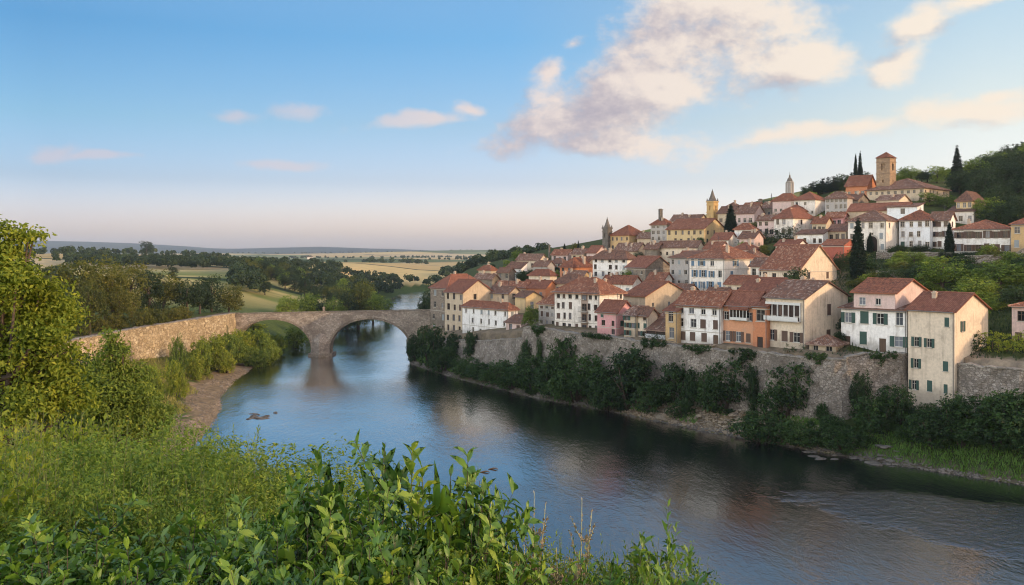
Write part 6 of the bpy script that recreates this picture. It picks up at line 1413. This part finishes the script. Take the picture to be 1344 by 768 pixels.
def fg(key, px, top, Y, wd, label, cat='shrub', group=None, name='shrub'):
    (stem, lm), pw, ph = FG[key]; X = (px-CX)/F*Y; z = hgt(X, Y); ht = max(.5, Zp(top, Y)-z)
    o = empty(name, (X, Y, z), _fr.uniform(0, 6.28), (wd/pw, wd/pw, ht/ph)); tag(o, label, cat, group); link('branch', stem, o); link('foliage', lm, o); return o
G1 = 'broad-leaved shrubs in the foreground'; G2 = 'fine-leaved shrubs in the foreground thicket'
topc = lambda px: float(np.interp(px, [-80, 0, 60, 130, 190, 250, 310, 345, 380, 420, 470, 560, 620, 680, 720, 760, 830, 900, 960], [540, 548, 548, 556, 562, 574, 590, 594, 612, 632, 640, 655, 690, 700, 704, 712, 712, 735, 775]))
# broad-leaved bush in the middle foreground, with its two tall sprigs
fg('broad0', 470, 575, 3.9, 1.35, 'broad-leaved bush with two tall leafy tips in the middle foreground', group=G1)
fg('broad1', 555, 590, 4.0, 1.4, 'broad-leaved bush right of the two-tipped bush, standing against the water', group=G1)
fg('sprig0', 452, 545, 3.7, .40, 'tall leafy sprig rising highest against the river', 'plant', name='leafy_sprig')
fg('sprig1', 545, 562, 3.8, .42, 'second tall leafy sprig against the river, right of the highest', 'plant', name='leafy_sprig')
fg('sprig1', 425, 566, 3.9, .30, 'short leafy sprig left of the highest one', 'plant', name='leafy_sprig')
fg('sprig0', 925, 650, 3.7, .42, 'lone leafy sprig at the right end of the thicket', 'plant', name='leafy_sprig')
fg('mid0', 880, 690, 3.9, .9, 'leafy bush under the lone right-hand sprig', group=G1)
fg('broad2', 812, 676, 4.4, 1.25, 'broad-leaved bush near the right end of the thicket', group=G1)
fg('mid2', 600, 622, 4.4, 1.1, 'bright bush between the broad-leaved bushes and the dry stems', group=G1)
k = 0
for (px, Y, tp, wd) in [(30, 3.6, 680, 1.5), (120, 3.4, 668, 1.4), (215, 3.5, 690, 1.4), (300, 3.4, 690, 1.3), (370, 3.3, 660, 1.2), (70, 3.0, 720, 1.3), (180, 2.9, 715, 1.2), (290, 2.9, 722, 1.2), (400, 2.9, 690, 1.1), (490, 3.0, 690, 1.1), (570, 3.1, 705, 1.1), (0, 4.4, 650, 1.6), (160, 4.4, 655, 1.6), (260, 4.6, 655, 1.6), (345, 4.4, 645, 1.4), (400, 4.2, 628, 1.3), (640, 3.4, 735, .9), (405, 3.7, 618, 1.2), (510, 3.5, 640, 1.2), (590, 3.5, 668, 1.1), (440, 3.3, 650, 1.2), (770, 3.6, 728, 1.0), (850, 3.6, 735, .9), (-20, 3.0, 690, 1.3)]:
    fg(f'broad{k%3}', px, tp, Y, wd, 'broad-leaved dark green bush in the nearest row of the foreground thicket', group=G1); k += 1
for (px, Y) in [(-60,8),(0,7.2),(60,7),(115,7.4),(170,7),(225,7.4),(280,7),(330,7.6),(375,6.8),(-30,10),(40,10.5),(100,10),(160,11),(215,10),(265,11),(310,10.2),(345,9.6),(-70,14),(0,14),(70,14.5),(130,13.5),(190,15),(240,13.5),(285,14.2),(405,6.2),(20,5.6),(90,5.8),(150,5.6),(210,5.8),(270,5.7),(330,5.6),(380,5.6),(430,5.6),(-40,5.8)]:
    dy_ = 0 if Y > 9 else (18 if Y > 6.3 else 52)
    fg(f'fine{k%3}' if _fr.random() < .8 else f'mid{1}', px, topc(px)+dy_-(16 if Y > 9 else 8)+_fr.uniform(-20, 18), Y, 2.5*_fr.uniform(.85, 1.15)*min(1.25, Y/7.5), 'fine-leaved yellow-green shrub in the thicket below the viewpoint', group=G2); k += 1
for (px, Y, tp) in [(640,5,680),(672,5.4,690),(705,5,690),(735,5.2,700),(768,5,698),(660,4.2,705),(700,4.2,712),(745,4.2,712),(790,4.4,700),(845,4.6,702),(620,5.2,668),(890,4.6,722),(815,4.2,716),(870,4.0,730)]:
    fg(f'fine{k%3}', px, tp, Y, 1.3, 'fine-leaved yellowish shrub at the right of the thicket, among the dry stems', group=G2); k += 1
for (px, tp, Y, l) in [(682, 632, 4.3, 'leftmost dry seeding stems against the water'), (712, 624, 4.4, 'tallest dry seeding stems against the water'), (742, 640, 4.3, 'rightmost dry seeding stems against the water')]:
    fg(f'dry{k%2}', px, tp, Y, .62, l, 'weed', name='dry_weed'); k += 1
for (px, tp, Y, l) in [(243, 630, 2.0, 'pale tall spiky weed in the near left thicket'), (190, 660, 2.05, 'pale spiky weed left of the tallest pale weed'), (292, 668, 2.05, 'pale spiky weed right of the tallest pale weed'), (640, 690, 3.9, 'spiky weed left of the dry stems'), (60, 612, 4.6, 'spiky weed standing at the far left of the near thicket'), (330, 604, 5.2, 'spiky weed in front of the fine-leaved shrubs by the water'), (140, 640, 3.9, 'spiky weed between the near left bushes'), (395, 640, 3.4, 'spiky weed left of the two-tipped bush')]:
    fg(f'spike{k%2}', px, tp, Y, .5 if Y > 2.5 else .30, l, 'weed', name='spiky_weed'); k += 1
# leaf litter and low herbs hide the soil between the shrubs
grass('undergrowth', np.r_[area(16000, -9, 3.2, 2.2, 14, lambda x, y: x > -y*.75), area(16000, -26, 6, 8, 60, lambda x, y: (x > -y*.7) & (x < y*.25))], .15, .6, .03, L_GRASS, 9, .6)
# ------------------------------------------------------------------ the tree at the left edge and its neighbours
def left_tree(name, label, px, Y, lobes, leaf, ncl, per, clr, mat, r0, seed, wr=.5):
    X = (px-CX)/F*Y; z = hgt(X, Y); o = tag(empty(name, (X, Y, z)), label, 'tree')
    lb = [((a-px)/F*Y, dyy, Zp(b, Y)-z, ra*Y/F, ra*Y/F*.9, rb*Y/F) for a, b, dyy, ra, rb in lobes]
    H = max(l[2]+l[5] for l in lb); link('trunk', limbs(seed, H, r0, lb, 2*len(lb)), o); link('crown', crown('crown', seed, lb, ncl, per, leaf, clr, mat, wr, .25, up=.5), o)
left_tree('ash_tree', 'yellow-green tree filling the left edge of the view', 0, 21, [(0, 320, 0, 26, 24), (-20, 350, 0, 50, 34), (24, 372, -.4, 40, 28), (50, 395, .3, 34, 24), (20, 420, .8, 56, 34), (62, 432, -.3, 30, 18), (36, 465, .2, 48, 26), (72, 492, 0, 30, 16), (0, 500, .6, 54, 34), (45, 528, -.4, 46, 26), (32, 308, .2, 18, 5), (88, 462, 0, 18, 8), (-50, 420, 0, 60, 80), (92, 522, .2, 24, 16), (-10, 298, 0, 18, 12)], .12, 1500, 20, .34, L_YELLOW, .22, 31)
left_tree('feathery_tree', 'darker feathery tree right of the yellow-green edge tree', 165, 44, [(148, 470, 0, 17, 16), (134, 490, 0, 24, 18), (166, 496, .5, 20, 16), (144, 518, -.5, 32, 22), (180, 524, 0, 22, 18), (120, 534, .4, 32, 22), (162, 550, 0, 38, 22), (196, 554, .6, 22, 16), (147, 446, 0, 9, 12), (158, 458, 0, 7, 7)], .20, 900, 20, .5, L_GARDEN, .26, 32, .4)
left_tree('feathery_tree', 'dark tree at the end of the thicket beside the gravel shore', 190, 62, [(188, 524, 0, 18, 14), (172, 536, 0, 26, 18), (204, 544, .5, 18, 14), (190, 562, -.5, 32, 22), (165, 566, 0, 30, 20)], .3, 520, 14, .6, L_GARDEN, .24, 33, .4)
left_tree('feathery_tree', 'shaded tree in the gap behind the yellow-green edge tree', 115, 52, [(105, 484, 0, 24, 20), (92, 505, 0, 36, 28), (125, 520, 0, 40, 34), (100, 545, 0, 50, 30)], .3, 420, 14, .6, L_DARK, .24, 34, .45)
